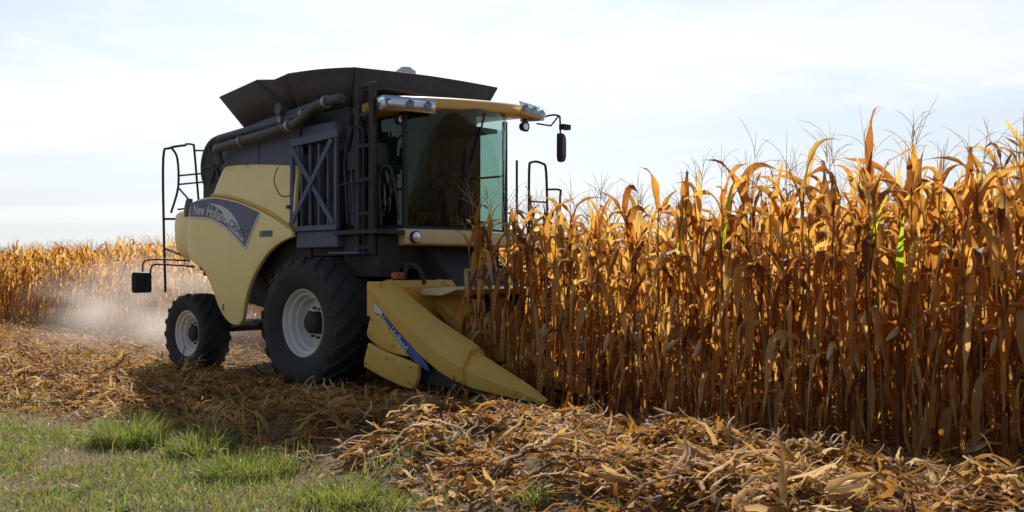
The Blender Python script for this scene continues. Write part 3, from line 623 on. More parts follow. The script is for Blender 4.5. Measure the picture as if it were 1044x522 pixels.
# wheels
def wheel(name, a, b, z, Rr, Wd, rimR, lugs, side):
    e = link(bpy.data.objects.new(name, None), comb); e.location = (a, -b, z); e.rotation_euler = (0, random.uniform(0, 1), 0)
    h = Wd / 2; s_ = side
    prof = [(-h * .66, rimR), (-h * .74, rimR + .03), (-h * 1.0, rimR + (Rr - rimR) * .45), (-h * .97, Rr * .90), (-h * .86, Rr * .955), (-h * .5, Rr * .965), (0, Rr * .97), (h * .5, Rr * .965), (h * .86, Rr * .955), (h * .97, Rr * .90), (h * 1.0, rimR + (Rr - rimR) * .45), (h * .74, rimR + .03), (h * .66, rimR)]
    ty = MB().lathe(prof, (0, 0, 0), 64, closed=True).build('tyre', 'rubber', e, ang=60)
    lg = MB()
    for k in range(lugs):
        for sd in (1, -1):
            q0 = 2 * math.pi * (k + (0.5 if sd < 0 else 0)) / lugs; secs = []
            for i in range(6):
                u = i / 5; bo = sd * (h * 1.0 - u * h * 1.02 - (0 if i else -.0)); ang = q0 + u * (2 * math.pi / lugs) * 1.25
                rb = Rr * (.90 if i == 0 else .95); rt = Rr * (.955 if i == 0 else 1.0)
                wv = .5 * 2 * math.pi * Rr / lugs * .36
                pts = []
                for (r_, w_) in ((rb, 1.25), (rt, .8), (rt, -.8), (rb, -1.25)):
                    th = ang + w_ * wv / Rr; pts.append((r_ * math.cos(th), bo, r_ * math.sin(th)))
                secs.append(pts)
            lg.loft(secs)
    lg.build('tread', 'rubber', ty, ang=30)
    o = s_ * h
    rp = [(o * .72, rimR + .035), (o * .77, rimR + .02), (o * .71, rimR - .005), (o * .58, rimR - .015), (o * .54, rimR - .055), (o * .36, rimR - .065), (o * .32, rimR - .10), (o * .10, rimR - .115), (o * .02, rimR - .14), (o * .10, rimR * .52), (o * .06, rimR * .40), (o * .06, .02)]
    rm = MB().lathe(rp, (0, 0, 0), 48, open0=True).build('rim', 'rim', e, ang=40)
    MB().lathe([(o * .05, rimR * .36), (o * .40, rimR * .34), (o * .46, rimR * .28), (o * .48, .02)], (0, 0, 0), 28).build('hub', 'black', rm, ang=40)
    for k in range(10):
        q = 2 * math.pi * k / 10
        MB().tube([(rimR * .47 * math.cos(q), o * .07, rimR * .47 * math.sin(q)), (rimR * .47 * math.cos(q), o * .22, rimR * .47 * math.sin(q))], .018, 6).build('wheel_nut', 'black', rm)
for s_ in (1, -1):
    wheel('drive_wheel', 0, s_ * 1.52, .82, .91, .76, .44, 20, s_)
    wheel('steer_wheel', -3.46, s_ * 1.40, .52, .645, .50, .345, 18, s_)
# rear ladder rail and marker plate
mb = MB(); _t = mb.tube; mb.tube = lambda pts, r, n=10: _t([(q[0] - .30, q[1] - .17, q[2] + .02) if q[0] < -4.02 else q for q in pts], r, n)
mb.tube(catmull([(-4.30, 1.52, 1.14), (-4.30, 1.55, 2.2), (-4.30, 1.56, 3.45), (-4.30, 1.45, 3.62), (-4.28, 1.15, 3.70)], 4, closed=False), .022, 8)
mb.tube(catmull([(-4.28, 1.15, 3.72), (-4.28, 1.02, 3.72), (-4.26, 1.00, 3.6), (-4.1, 1.00, 2.6)], 4, closed=False), .020, 8)
mb.tube(catmull([(-4.30, 1.40, 3.62), (-4.30, 1.30, 3.45), (-4.2, 1.34, 2.95), (-4.15, 1.50, 2.50)], 4, closed=False), .020, 8)
mb.tube([(-4.28, 1.0, 3.62), (-3.6, .85, 3.55)], .016, 8)
for z in (3.2, 3.05, 2.62): mb.tube([(-4.24, 1.33, z - .05), (-4.18, 1.0, z), (-3.7, .9, z)], .016, 8)
mb.tube([(-4.24, 1.32, 2.95), (-4.1, 1.0, 2.55)], .016, 8)
mb.tube([(-4.30, 1.54, 1.9), (-4.0, 1.4, 1.8)], .02, 8); mb.tube([(-4.30, 1.54, 2.4), (-4.05, 1.35, 2.4)], .02, 8)
mb.build('rear_ladder', 'black', comb)
mb = MB(); mb.tube(catmull([(-3.8, 1.35, 1.70), (-4.15, 1.75, 1.72), (-4.22, 1.93, 1.68), (-4.22, 1.95, 1.52)], 4, closed=False), .014, 8); mb.tube(catmull([(-3.8, 1.25, 1.60), (-4.2, 1.68, 1.64), (-4.25, 1.78, 1.6), (-4.25, 1.8, 1.5)], 4, closed=False), .014, 8)
lb = mb.build('lamp_bracket', 'black', comb)
mb = MB(); mb.box(-4.30, -4.20, 1.79, 2.12, 1.17, 1.51); mb.build('rear_lamp_box', 'black', lb, .04)

# corn header
hd = link(bpy.data.objects.new('corn_header', None), comb)
MB().prism([(1.42, .45), (1.50, 1.38), (1.62, 1.42), (1.70, 1.34), (1.62, .55), (2.0, .32), (1.9, .25)], 'b', -1.95, 1.62).build('header_frame', 'hyellow', hd, .015)
MB().box(1.36, 1.60, 1.60, 1.80, .95, 1.40).build('header_end_box', 'hyellow', hd, .02)
MB().prism([(1.70, 1.30), (2.3, 1.34), (2.38, 1.30), (2.1, 1.22), (1.72, 1.22)], 'b', -1.6, 1.2).build('header_top_plate', 'cream', hd, .01)
MB().tube([(1.95, -1.85, .70), (1.95, 1.55, .70)], .16, 16).build('cross_auger', 'steel', hd)
mb = MB(); mb.tube(catmull([(1.55, 1.35, 1.40), (1.6, 1.30, 1.62), (1.75, 1.25, 1.55), (1.8, 1.2, 1.36)], 4, closed=False), .03, 8); mb.build('hydraulic_hose', 'black', hd)
MB().box(1.48, 1.60, 1.36, 1.50, 1.425, 1.52).build('coupling', 'red', hd, .02)
def divider(bc, wd, outer):
    """long pointed row divider: hood, then hinged snout"""
    k = outer
    def sec(a, top, rid, mid, bot, bo, bi):
        bm_ = (bo + bi) / 2
        return [(a, bo, bot), (a, bo + .02 * k, mid), (a, bo * .45 + bm_ * .55, rid), (a, bm_ - .05, top), (a, bi + .05, rid - .03), (a, bi, bot + .03)]
    bo, bi = bc + wd / 2, bc - wd / 2
    h = MB().loft([sec(1.52, 1.43, 1.40, 1.28, 1.14, bo - .02, bi), sec(1.60, 1.425, 1.395, 1.24, 1.09, bo, bi), sec(2.0, 1.19, 1.15, .98, .80, bo + .01, bi), sec(2.4, .98, .94, .76, .52, bo + .01, bi), sec(2.75, .83, .79, .58, .35, bo + .02, bi), sec(3.02, .72, .68, .47, .26, bo + .03, bi - .01), sec(3.14, .655, .62, .43, .25, bo + .01, bi + .01)])
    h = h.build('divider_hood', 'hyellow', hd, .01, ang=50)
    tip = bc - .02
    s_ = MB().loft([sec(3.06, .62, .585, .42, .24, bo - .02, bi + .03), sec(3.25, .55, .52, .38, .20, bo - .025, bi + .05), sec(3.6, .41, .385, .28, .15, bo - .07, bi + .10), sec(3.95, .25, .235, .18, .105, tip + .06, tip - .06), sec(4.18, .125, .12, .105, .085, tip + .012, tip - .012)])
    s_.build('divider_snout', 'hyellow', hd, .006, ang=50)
    MB().prism([(3.1, .20), (3.6, .13), (4.15, .08), (4.15, .07), (3.0, .16)], 'b', bc - .12, bc + .12).build('skid', 'black', hd)
    return h
endh = divider(1.62, .40, 1)
for b in (.75, 0.0, -.75): divider(b, .34, 1)
divider(-1.66, .40, 1)
# near end: blue stripe and the two lower shields
hs = lambda off: (lambda a, z: 1.80 + off + .02 * math.sin((a - 1.4) * 2.5))
bl = sheet('stripe_plate', catmull([(1.52, 1.12), (1.62, 1.10), (2.0, .80), (2.44, .46), (2.52, .34), (2.40, .38), (2.1, .56), (1.75, .90), (1.52, 1.02)], 4, sharp=(0, 4, 8)), hs(-.01), 'blue', hd, .03, .1)
sheet('stripe', catmull([(1.52, 1.118), (1.60, 1.10), (1.70, 1.02), (1.64, .99), (1.52, 1.03)], 3, sharp=(0, 2, 4)), hs(.0), 'lightdecal', bl, 0, .1)
lettering('lettering', 'New Holland', (1.62, .945), (2.13, .545), .10, hs(.006), 'whitedecal', bl, 0.0, .012)
sheet('lower_shield', catmull([(1.50, 1.02), (1.72, .92), (2.0, .66), (2.20, .50), (1.85, .54), (1.55, .63), (1.41, .70), (1.40, .78)], 4, sharp=(0, 3, 6)), hs(.02), 'hyellow', hd, .05, .1)
sheet('lower_shield', catmull([(1.46, .63), (1.75, .55), (2.15, .47), (2.40, .41), (2.39, .24), (2.31, .12), (2.15, .13), (1.75, .22), (1.38, .32), (1.37, .40)], 4, sharp=(0, 3, 5, 8)), hs(.05), 'hyellow', hd, .06, .1)
for a, z, o in ((1.50, .92, .03), (1.47, .74, .03), (1.95, .62, .03), (1.45, .56, .06), (1.43, .37, .06), (2.28, .38, .06), (2.25, .19, .06), (1.85, .46, .06)):
    MB().lathe([(0, .011), (.006, .011), (.009, .006)], (a, hs(o)(a, z), z), 8).build('bolt', 'darkpaint', hd)
mb = MB(); mb.box(1.6, 3.0, 1.45, 1.72, .16, .45); mb.build('end_frame', 'black', hd, .01)
mb = MB()
for b in (1.12, .375, -.375, -1.12):
    mb.box(2.0, 3.0, b - .22, b - .08, .30, .42); mb.box(2.0, 3.0, b + .08, b + .22, .30, .42)
mb.build('gathering_rails', 'black', hd)

# ------------------------------------------------------------------ corn plants
def leaf_geo(Ln, Wd, e0, e1, kink, sharpn, curl, twist, nseg, rs, fold=.22, wav=.25):
    """one dry blade growing from the origin along +x"""
    V = []; F = []; pos = np.zeros(3); ph = rs.random() * 6
    for k in range(nseg + 1):
        u = k / nseg; s = 1 / (1 + math.exp(-(u - kink) * sharpn)); s0 = 1 / (1 + math.exp(kink * sharpn)); s1 = 1 / (1 + math.exp(-(1 - kink) * sharpn))
        s = (s - s0) / (s1 - s0); e = e0 + (e1 - e0) * s; yw = curl * u * u; rl = twist * u
        d = np.array([math.cos(e) * math.cos(yw), math.cos(e) * math.sin(yw), math.sin(e)])
        sx = np.array([-math.sin(yw), math.cos(yw), 0]); up = np.cross(d, sx)
        ax = sx * math.cos(rl) + up * math.sin(rl); nr = np.cross(d, ax)
        wd = Wd * (min(1, .45 + u * 4) * (1 - u ** 2.4)) + .003
        w1 = wav * wd * math.sin(ph + u * 11); w2 = wav * wd * math.sin(ph + 2 + u * 13)
        V += [pos - ax * wd / 2 + nr * (fold * wd + w1), pos, pos + ax * wd / 2 + nr * (fold * wd + w2)]
        pos = pos + d * Ln / nseg
    for k in range(nseg):
        for j in (0, 1): F.append([k * 3 + j, k * 3 + j + 1, k * 3 + j + 4, k * 3 + j + 3])
    return np.array(V), np.array(F)
def leaf_kind(kind, rs, nseg):
    U = lambda a, b: a + (b - a) * rs.random()
    if kind == 0:   # top blades, upright, some curled over
        return leaf_geo(U(.32, .62), U(.04, .07), R_(U(62, 86)), R_(U(-70, 70)), U(.4, .85), U(4, 14), U(-1, 1), U(-2.5, 2.5), nseg, rs)
    if kind == 1:   # arching
        return leaf_geo(U(.6, .98), U(.045, .088), R_(U(52, 80)), R_(U(-88, -62)), U(.20, .5), U(10, 28), U(-.5, .5), U(-1.5, 1.5), nseg, rs)
    if kind == 3:   # low, shrivelled, hanging
        return leaf_geo(U(.40, .80), U(.020, .048), R_(U(-10, 50)), R_(U(-90, -72)), U(.05, .2), U(16, 34), U(-2, 2), U(-7, 7), nseg, rs, .4, .4)
    return leaf_geo(U(.55, .95), U(.040, .080), R_(U(0, 55)), R_(U(-89, -76)), U(.06, .22), U(14, 30), U(-1.4, 1.4), U(-3.5, 3.5), nseg, rs)
rs = np.random.default_rng(5)
LEAF = {k: [] for k in (0, 1, 2, 3)}
for kind, cnt in ((0, 16), (1, 18), (2, 18), (3, 18)):
    for _ in range(cnt):
        V, Fc = leaf_kind(kind, rs, 9); LEAF[kind].append(np_mesh('leaf', V, Fc, M['cornleaf'], np.full(len(V), rs.random())))
GREEN = []
for _ in range(4):
    V, Fc = leaf_geo(.62, .055, R_(76), R_(70 - 30 * rs.random()), .6, 6, .3, .8 * rs.random(), 10, rs, .2, .1); GREEN.append(np_mesh('green_leaf', V, Fc, M['greenleaf'], np.full(len(V), .15 + .25 * _)))
def stalk_geo(H, n, nodes, rs):
    V = []; F = []; zs = []
    for k in range(nodes):
        z = H * k / nodes; zs += [(z, 1.25), (z + .02, 1.0), (z + H / nodes - .015, .96)]
    zs.append((H, .8))
    for z, s in zs:
        r = (.0135 - .0085 * z / H) * s
        for j in range(n): V.append((r * math.cos(2 * math.pi * j / n), r * math.sin(2 * math.pi * j / n), z))
    for i in range(len(zs) - 1):
        for j in range(n): F.append([i * n + j, i * n + (j + 1) % n, (i + 1) * n + (j + 1) % n, (i + 1) * n + j])
    return np.array(V), np.array(F)
def tassel_geo(rs, nb, n=3):
    mbs = []; Vs = []; Fs = []; k0 = 0
    for b in range(nb):
        Ln = .38 if b == 0 else .13 + .13 * rs.random(); az = rs.random() * 6.3; e = R_(88) if b == 0 else R_(45 + 35 * rs.random()); bend = 0 if b == 0 else -R_(20 + 60 * rs.random())
        p = np.array([0, 0, 0 if b == 0 else .14 + .10 * rs.random()]); seg = 4; rows = []
        for k in range(seg + 1):
            u = k / seg; ee = e + bend * u; r = .0016 * (1 - .6 * u) + (.0005 * (k % 2))
            d = np.array([math.cos(ee) * math.cos(az), math.cos(ee) * math.sin(az), math.sin(ee)])
            x = np.array([-math.sin(az), math.cos(az), 0]); y = np.cross(d, x)
            for j in range(n): rows.append(p + r * (x * math.cos(2.094 * j) + y * math.sin(2.094 * j)))
            p = p + d * Ln / seg
        Vs.append(np.array(rows))
        for k in range(seg):
            for j in range(n): Fs.append([k0 + k * n + j, k0 + k * n + (j + 1) % n, k0 + (k + 1) * n + (j + 1) % n, k0 + (k + 1) * n + j])
        k0 += len(rows)
    return np.concatenate(Vs), np.array(Fs)
def ear_geo(Ln=.22, r=.028, n=8):
    V = []; F = []; pr = [(0, .25), (.1, .7), (.3, 1), (.55, .95), (.8, .65), (1, .2)]
    for u, s in pr:
        for j in range(n): V.append((r * s * math.cos(2 * math.pi * j / n) * (1 + .12 * (j % 2)), r * s * math.sin(2 * math.pi * j / n) * (1 + .12 * (j % 2)), -u * Ln))
    for i in range(len(pr) - 1):
        for j in range(n): F.append([i * n + j, i * n + (j + 1) % n, (i + 1) * n + (j + 1) % n, (i + 1) * n + j])
    return np.array(V), np.array(F)
STALK = []; SH = []
for _ in range(8):
    H = 1.88 + .24 * rs.random(); V, Fc = stalk_geo(H, 6, 9, rs); STALK.append(np_mesh('stalk', V, Fc, M['cornstalk'], np.full(len(V), rs.random()))); SH.append(H)
TASS = []
for _ in range(10): V, Fc = tassel_geo(rs, int(rs.integers(4, 9))); TASS.append(np_mesh('tassel', V, Fc, M['tassel'], np.full(len(V), rs.random())))
EAR = []
for _ in range(4): V, Fc = ear_geo(.19 + .06 * rs.random(), .025 + .006 * rs.random()); EAR.append(np_mesh('ear', V, Fc, M['husk'], np.full(len(V), rs.random())))

def px_of(a, b, z):
    x, y = loc2w(a, b); return 522 + 1000 * x / y, 275 - (z - 1.55) * 1000 / y
rows = [1.125, .375, -.375, -1.125, -2.35, -3.10, -3.85]
cand = []; rest = []
for ri, b in enumerate(rows):
    a0 = 2.58 + .08 * ri if b > -2 else -48
    n = int((15.5 - a0) / .135)
    for k in range(n):
        a = a0 + k * .135 + random.uniform(-.05, .05); bbq = b + random.uniform(-.05, .05)
        u, v = px_of(a, bbq, 1.6)
        if a > 2.2 and 440 < u < 1062 and ri < 7: cand.append((ri, a, bbq, u))
        else: rest.append((a, bbq))
cand.sort(key=lambda q: (q[0], q[1])); chosen = cand[:300]; rest += [(q[1], q[2]) for q in cand[300:]]
for j in range(14):
    b = -4.6 - .75 * j; a0 = -48 if j < 4 else -6 + .0 * j
    for k in range(int((19 - a0) / .175)): rest.append((a0 + k * .175 + random.uniform(-.06, .06), b + random.uniform(-.06, .06)))
GREEN_AT = {697: (1.62, 0, 'corn plant with an upright green blade, in the front row nearest the combine'), 747: (1.52, 3, 'corn plant with one bright yellow-green blade pointing up, in the front row'),
            886: (1.38, 1, 'corn plant with a short green blade half way up, right part of the front row'), 918: (1.1, 2, 'corn plant with a low green blade, in the front row near the right edge')}
ROWLAB = ['dry corn plant in the outermost uncut row, %s stalk from the combine', 'dry corn plant in the second uncut row, %s stalk from the combine', 'dry corn plant in the third uncut row, %s stalk from the combine',
          'dry corn plant in the fourth uncut row, %s stalk from the combine', 'dry corn plant in the fifth uncut row, %s stalk from the cab', 'dry corn plant in the sixth uncut row, %s stalk from the cab', 'dry corn plant in the seventh uncut row, %s stalk from the cab']
used = set()
def plant(ri, a, b, u, nth):
    x, y = loc2w(a, b); e = link(bpy.data.objects.new('corn_plant', None)); z = float(height(x, y))
    e.location = (float(x), float(y), z - .01); sc = random.uniform(.93, 1.10) * (1 + .03 * math.sin(a * 1.3 + b)) * (.97 + .16 * float(sst(np.float64(a), 4, 8.5)) + .07 * float(1 - sst(np.float64(a), 2.9, 3.7)))
    e.rotation_euler = (random.gauss(0, .045), random.gauss(0, .045), random.uniform(0, 6.28)); e.scale = (sc, sc, sc)
    lab = ROWLAB[ri] % nth; grp = 'standing corn plants in the uncut rows'
    if ri == 0 and a < 3.4: lab = 'dull shaded corn plant just beyond the yellow divider, %s stalk from the combine' % nth
    si = random.randrange(8); H = SH[si]; so = link(bpy.data.objects.new('stalk', STALK[si]), e)
    nl = random.randint(15, 18) if ri < 2 else (12 if ri < 4 else 9); az = random.uniform(0, 6.28)
    for k in range(nl):
        f = (k + .6) / nl
        if ri >= 3: f = .40 + .6 * f
        zz = H * (.10 + .90 * f) - .02
        kind = 0 if f > .84 else (1 if f > .55 and random.random() < .62 else (3 if f < .5 and random.random() < .75 else 2))
        lo = link(bpy.data.objects.new('leaf', random.choice(LEAF[kind])), e); lo.location = (0, 0, zz)
        az += math.pi + random.gauss(0, .5); s2 = random.uniform(.8, 1.2); lo.rotation_euler = (0, 0, az); lo.scale = (s2, s2, s2)
    if random.random() < .62:
        to = link(bpy.data.objects.new('tassel', random.choice(TASS)), e); to.location = (0, 0, H - .01); s2 = random.uniform(1.0, 1.75); to.scale = (s2, s2, s2); to.rotation_euler = (random.gauss(0, .12), random.gauss(0, .12), random.uniform(0, 6.28))
    if ri < 3 and random.random() < .8:
        eo = link(bpy.data.objects.new('ear', random.choice(EAR)), e); eo.location = (.02, 0, H * random.uniform(.40, .52)); eo.rotation_euler = (random.gauss(0, .3), random.uniform(-.7, .1), random.uniform(0, 6.28))
    if ri == 0:
        for pxu, (zz, gi, gl) in GREEN_AT.items():
            if pxu not in used and abs(u - pxu) < 12:
                used.add(pxu); lo = link(bpy.data.objects.new('green_leaf', GREEN[gi]), e); lo.location = (0, 0, zz); e.rotation_euler = (0, 0, random.uniform(0, 6.28)); lo.rotation_euler = (0, 0, -e.rotation_euler[2] + random.choice((-1.9, -1.2))); lo['label'] = 'fresh green blade'; lo.scale = (1.1, 1.1, 1.1); lab = gl; break
    tag(e, lab, 'corn plant', grp)
ONES = 'first second third fourth fifth sixth seventh eighth ninth tenth eleventh twelfth thirteenth fourteenth fifteenth sixteenth seventeenth eighteenth nineteenth'.split()
TENS = {20: 'twenti', 30: 'thirti', 40: 'forti', 50: 'fifti'}
def ordinal(n):
    if n < 20: return ONES[n - 1]
    t_, o_ = n // 10 * 10, n % 10
    return TENS[t_] + 'eth' if o_ == 0 else TENS[t_][:-1] + 'y-' + ONES[o_ - 1]
cnt_row = {}
for q in chosen:
    cnt_row[q[0]] = cnt_row.get(q[0], 0) + 1; plant(*q, ordinal(cnt_row[q[0]]))

# the rest of the field: one mass of plants
TPL = []
for _ in range(12):
    parts = []; H = 1.88 + .24 * rs.random(); V, Fc = stalk_geo(H, 3, 2, rs); parts.append((V, Fc, np.full(len(V), .1 + .25 * rs.random()))); az = 0
    for k in range(10):
        f = (k + .6) / 10; kind = 0 if f > .84 else (1 if f > .5 and rs.random() < .6 else (3 if f < .45 else 2)); V, Fc = leaf_kind(kind, rs, 6); az += math.pi + rs.normal() * .5; c, s = math.cos(az), math.sin(az)
        V = np.stack([V[:, 0] * c - V[:, 1] * s, V[:, 0] * s + V[:, 1] * c, V[:, 2] + H * (.16 + .84 * f)], -1); parts.append((V, Fc, np.full(len(V), rs.random())))
    V, Fc = tassel_geo(rs, 4); V = V * 1.1 + np.array([0, 0, H]); parts.append((V, Fc, np.full(len(V), .3)))
    TPL.append(joinmesh(parts))
rest = np.array(rest); X, Y = loc2w(rest[:, 0], rest[:, 1]); Z = height(X, Y)
keep = (Y > 3.5) & (np.abs(X) < 45)
# nothing stands where the combine is
ra, rb = rest[:, 0], rest[:, 1]
X, Y, Z = X[keep], Y[keep], Z[keep]; parts = []
which = rng.integers(0, 12, len(X)); yaw = rng.random(len(X)) * 6.283; scl = rng.uniform(.92, 1.10, len(X)) * (.94 + .19 * sst(rest[keep][:, 0], 2, 8.5)); tx = rng.normal(0, .045, len(X)); ty = rng.normal(0, .045, len(X)); dv = rng.normal(0, .12, len(X))
for k in range(12):
    idx = np.where(which == k)[0]
    if not len(idx): continue
    V, Fc, vv = TPL[k]; c = np.cos(yaw[idx])[:, None]; s = np.sin(yaw[idx])[:, None]; sc = scl[idx][:, None]
    px_ = (V[None, :, 0] * c - V[None, :, 1] * s) * sc; py_ = (V[None, :, 0] * s + V[None, :, 1] * c) * sc; pz_ = V[None, :, 2] * sc
    W = np.stack([px_ + pz_ * tx[idx][:, None] + X[idx][:, None], py_ + pz_ * ty[idx][:, None] + Y[idx][:, None], pz_ + Z[idx][:, None]], -1)
    Ff = (Fc[None] + (np.arange(len(idx)) * len(V))[:, None, None]).reshape(-1, 4)
    parts.append((W.reshape(-1, 3), Ff, np.clip(vv[None] + dv[idx][:, None], 0, .999).ravel()))
V, Fc, vv = joinmesh(parts); print('field plants', len(X), 'quads', len(Fc))
tag(link(bpy.data.objects.new('corn_field', np_mesh('corn_field', V, Fc, M['cornleaf'], vv))), 'dense mass of dry standing corn behind the front rows and far left', 'corn field', kind='stuff')

# ------------------------------------------------------------------ crop residue
def scatter(n, a0, a1, b0, b1):
    a = rng.uniform(a0, a1, n); b = rng.uniform(b0, b1, n); x, y = loc2w(a, b); return a, b, x, y
def residue(n, a0, a1, b0, b1, Lr, Wr, lift, pit, bend, nseg, fade=True, fold=.0, crumple=.0):
    a, b, x, y = scatter(n, a0, a1, b0, b1)
    k = (y > 4.2) & (np.abs(x) < 0.62 * y + 3.0)
    if fade: k &= rng.random(n) < (1 - sst(b - grass_edge(a), -.45, .45)) * (.25 + .75 * sst(b, 1.2, 2.2) + .35 * (b < 1.2))
    a, b, x, y = a[k], b[k], x[k], y[k]; n = len(x)
    clump = vnoise(a * 1.7 + 20, b * 1.9)
    P = np.stack([x, y, height(x, y) + rng.random(n) ** 1.5 * lift * (.35 + 1.1 * clump) * (.3 + .7 * sst(b, 1.9, 2.9))], -1)
    yaw = rng.random(n) * 6.283; pitch = rng.normal(0, pit, n); Ln = rng.uniform(*Lr, n) * (.7 + .6 * rng.random(n)); W = rng.uniform(*Wr, n)
    P[:, 2] += np.maximum(0, -np.sin(pitch)) * Ln * .6
    var = np.clip(rng.normal(.46, .27, n) + .22 * (clump - .5), 0, 1)
    return ribbons(P, yaw, pitch, Ln, W, rng.normal(0, bend, n), rng.normal(0, .6, n), nseg, .6, var, rng.normal(0, .9, n), fold, crumple)
def bunches(nb_, per, a0, a1, b0, b1):
    a, b, x, y = scatter(nb_, a0, a1, b0, b1); k = (y > 4.4) & (np.abs(x) < .62 * y + 2.5) & (rng.random(nb_) < 1 - sst(b - grass_edge(a), -.7, .1)) & (rng.random(nb_) < .3 + .7 * sst(b, 2.2, 3.2))
    x, y = x[k], y[k]; nb_ = len(x); byaw = rng.random(nb_) * 6.283; bump = rng.uniform(.01, .17, nb_); bv = rng.normal(.50, .20, nb_); bl_ = rng.uniform(.7, 1.25, nb_)
    ix = np.repeat(np.arange(nb_), per); n = len(ix); u = rng.normal(0, .15, n); v = rng.normal(0, .09, n); c, s_ = np.cos(byaw[ix]), np.sin(byaw[ix])
    px_, py_ = x[ix] + u * c - v * s_, y[ix] + u * s_ + v * c; z = height(px_, py_) + bump[ix] * np.exp(-(u / .2) ** 2 - (v / .12) ** 2) * rng.uniform(.4, 1.25, n)
    Ln = rng.uniform(.09, .35, n) * bl_[ix]; yaw = byaw[ix] + rng.normal(0, .55, n) + math.pi * (rng.random(n) < .5)
    P = np.stack([px_ - np.cos(yaw) * Ln / 2, py_ - np.sin(yaw) * Ln / 2, z], -1)
    return ribbons(P, yaw, rng.normal(.22, .24, n), Ln, rng.uniform(.013, .056, n), rng.normal(-.45, .45, n), rng.normal(0, .6, n), 5, .65, np.clip(bv[ix] + rng.normal(0, .17, n), 0, 1), rng.normal(0, .8, n), .24, .22)
parts = [bunches(1250, 28, -16, 10.5, 2.0, 5.7),
         residue(7000, -16, 10.5, 2.05, 5.9, (.07, .24), (.018, .055), .10, .22, .7, 4, True, .25, .35),
         residue(4500, -16, 10.5, .3, 5.9, (.10, .42), (.007, .016), .15, .22, .2, 2),
         residue(36000, -16, 10.5, .3, 6.2, (.03, .11), (.006, .022), .06, .24, .5, 2, True, .0, .3),
         residue(1500, -12, 9.5, 5.4, 8.5, (.04, .22), (.006, .022), .03, .15, .4, 2, False, .0, .2)]
q = [p for p in parts]
V4 = joinmesh(q)
tag(link(bpy.data.objects.new('crop_residue', np_mesh('crop_residue', V4[0], V4[1], M['residue'], V4[2]))), 'heaped dry husks, leaves and stalk pieces in a swath along the corn', 'crop residue', kind='stuff')
# thinner litter over the cut ground behind the combine and under it
parts = [residue(9000, -34, 3.0, -2.6, 2.2, (.10, .38), (.02, .055), .06, .16, .6, 3, False), residue(12000, -34, -14, -2.4, 6, (.12, .45), (.03, .07), .09, .2, .6, 2, False),
         residue(9000, -20, 3.5, -2.4, 2.2, (.03, .10), (.008, .02), .03, .2, .4, 2, False), residue(2500, 3.0, 10, -1.5, 2.0, (.08, .3), (.012, .04), .03, .12, .5, 2, False)]
V4 = joinmesh(parts)
tag(link(bpy.data.objects.new('field_litter', np_mesh('field_litter', V4[0], V4[1], M['residue'], V4[2]))), 'thin straw litter on the harvested ground behind the combine', 'litter', kind='stuff')
# cut stubble of the rows already taken
# husks and pieces large enough to be picked out
def husk_mesh(rs_):
    parts = []; V, Fc = ear_geo(.25, .034, 10); parts.append((np.stack([-V[:, 2], V[:, 1], V[:, 0]], -1), Fc, np.full(len(V), .7)))
    for k in range(5):
        V, Fc = leaf_geo(.20 + .1 * rs_.random(), .052, R_(5 + 25 * rs_.random()), R_(-5 + 40 * rs_.random()), .5, 6, rs_.normal() * .9, rs_.normal() * 1.2, 9, rs_, .4, .3)
        th = k * 1.256; c, s = math.cos(th), math.sin(th); V = np.stack([V[:, 0], V[:, 1] * c - (V[:, 2] + .022) * s, V[:, 1] * s + (V[:, 2] + .022) * c], -1); parts.append((V, Fc, np.full(len(V), rs_.random())))
    return joinmesh(parts)
HP = [(725, 487, .34, 'pale open corn husk lying on the residue heap in the lower right centre'), (842, 503, .30, 'tan corn husk lying at the bottom of the heap, right of the pale open one'), (500, 497, .22, 'small split corn husk on the heap right of the grass'),
      (985, 455, .30, 'grey weathered corn husk propped on the heap near the right edge'), (560, 462, .25, 'brown corn husk on the heap below the divider tip'), (640, 500, .24, 'reddish corn husk low on the heap between grass and open husk')]
for u, v, s_, lab in HP:
    k = (u - 522) / 1000; yy = 1550 / (v - 275)
    for _ in range(6): yy = (1.55 - float(height(k * yy, yy)) - .10) * 1000 / (v - 275)
    V, Fc, vv = husk_mesh(rs); me = np_mesh('corn_husk', V, Fc, M['husk'], vv); o = link(bpy.data.objects.new('corn_husk', me)); o.location = (k * yy, yy, float(height(k * yy, yy)) + .09); o.scale = (s_ * 3.4, s_ * 3, s_ * 3)
    o.rotation_euler = (rs.random() * 6, -.1 - .3 * rs.random(), rs.random() * 6.28); tag(o, lab, 'corn husk', 'loose corn husks on the residue heap')

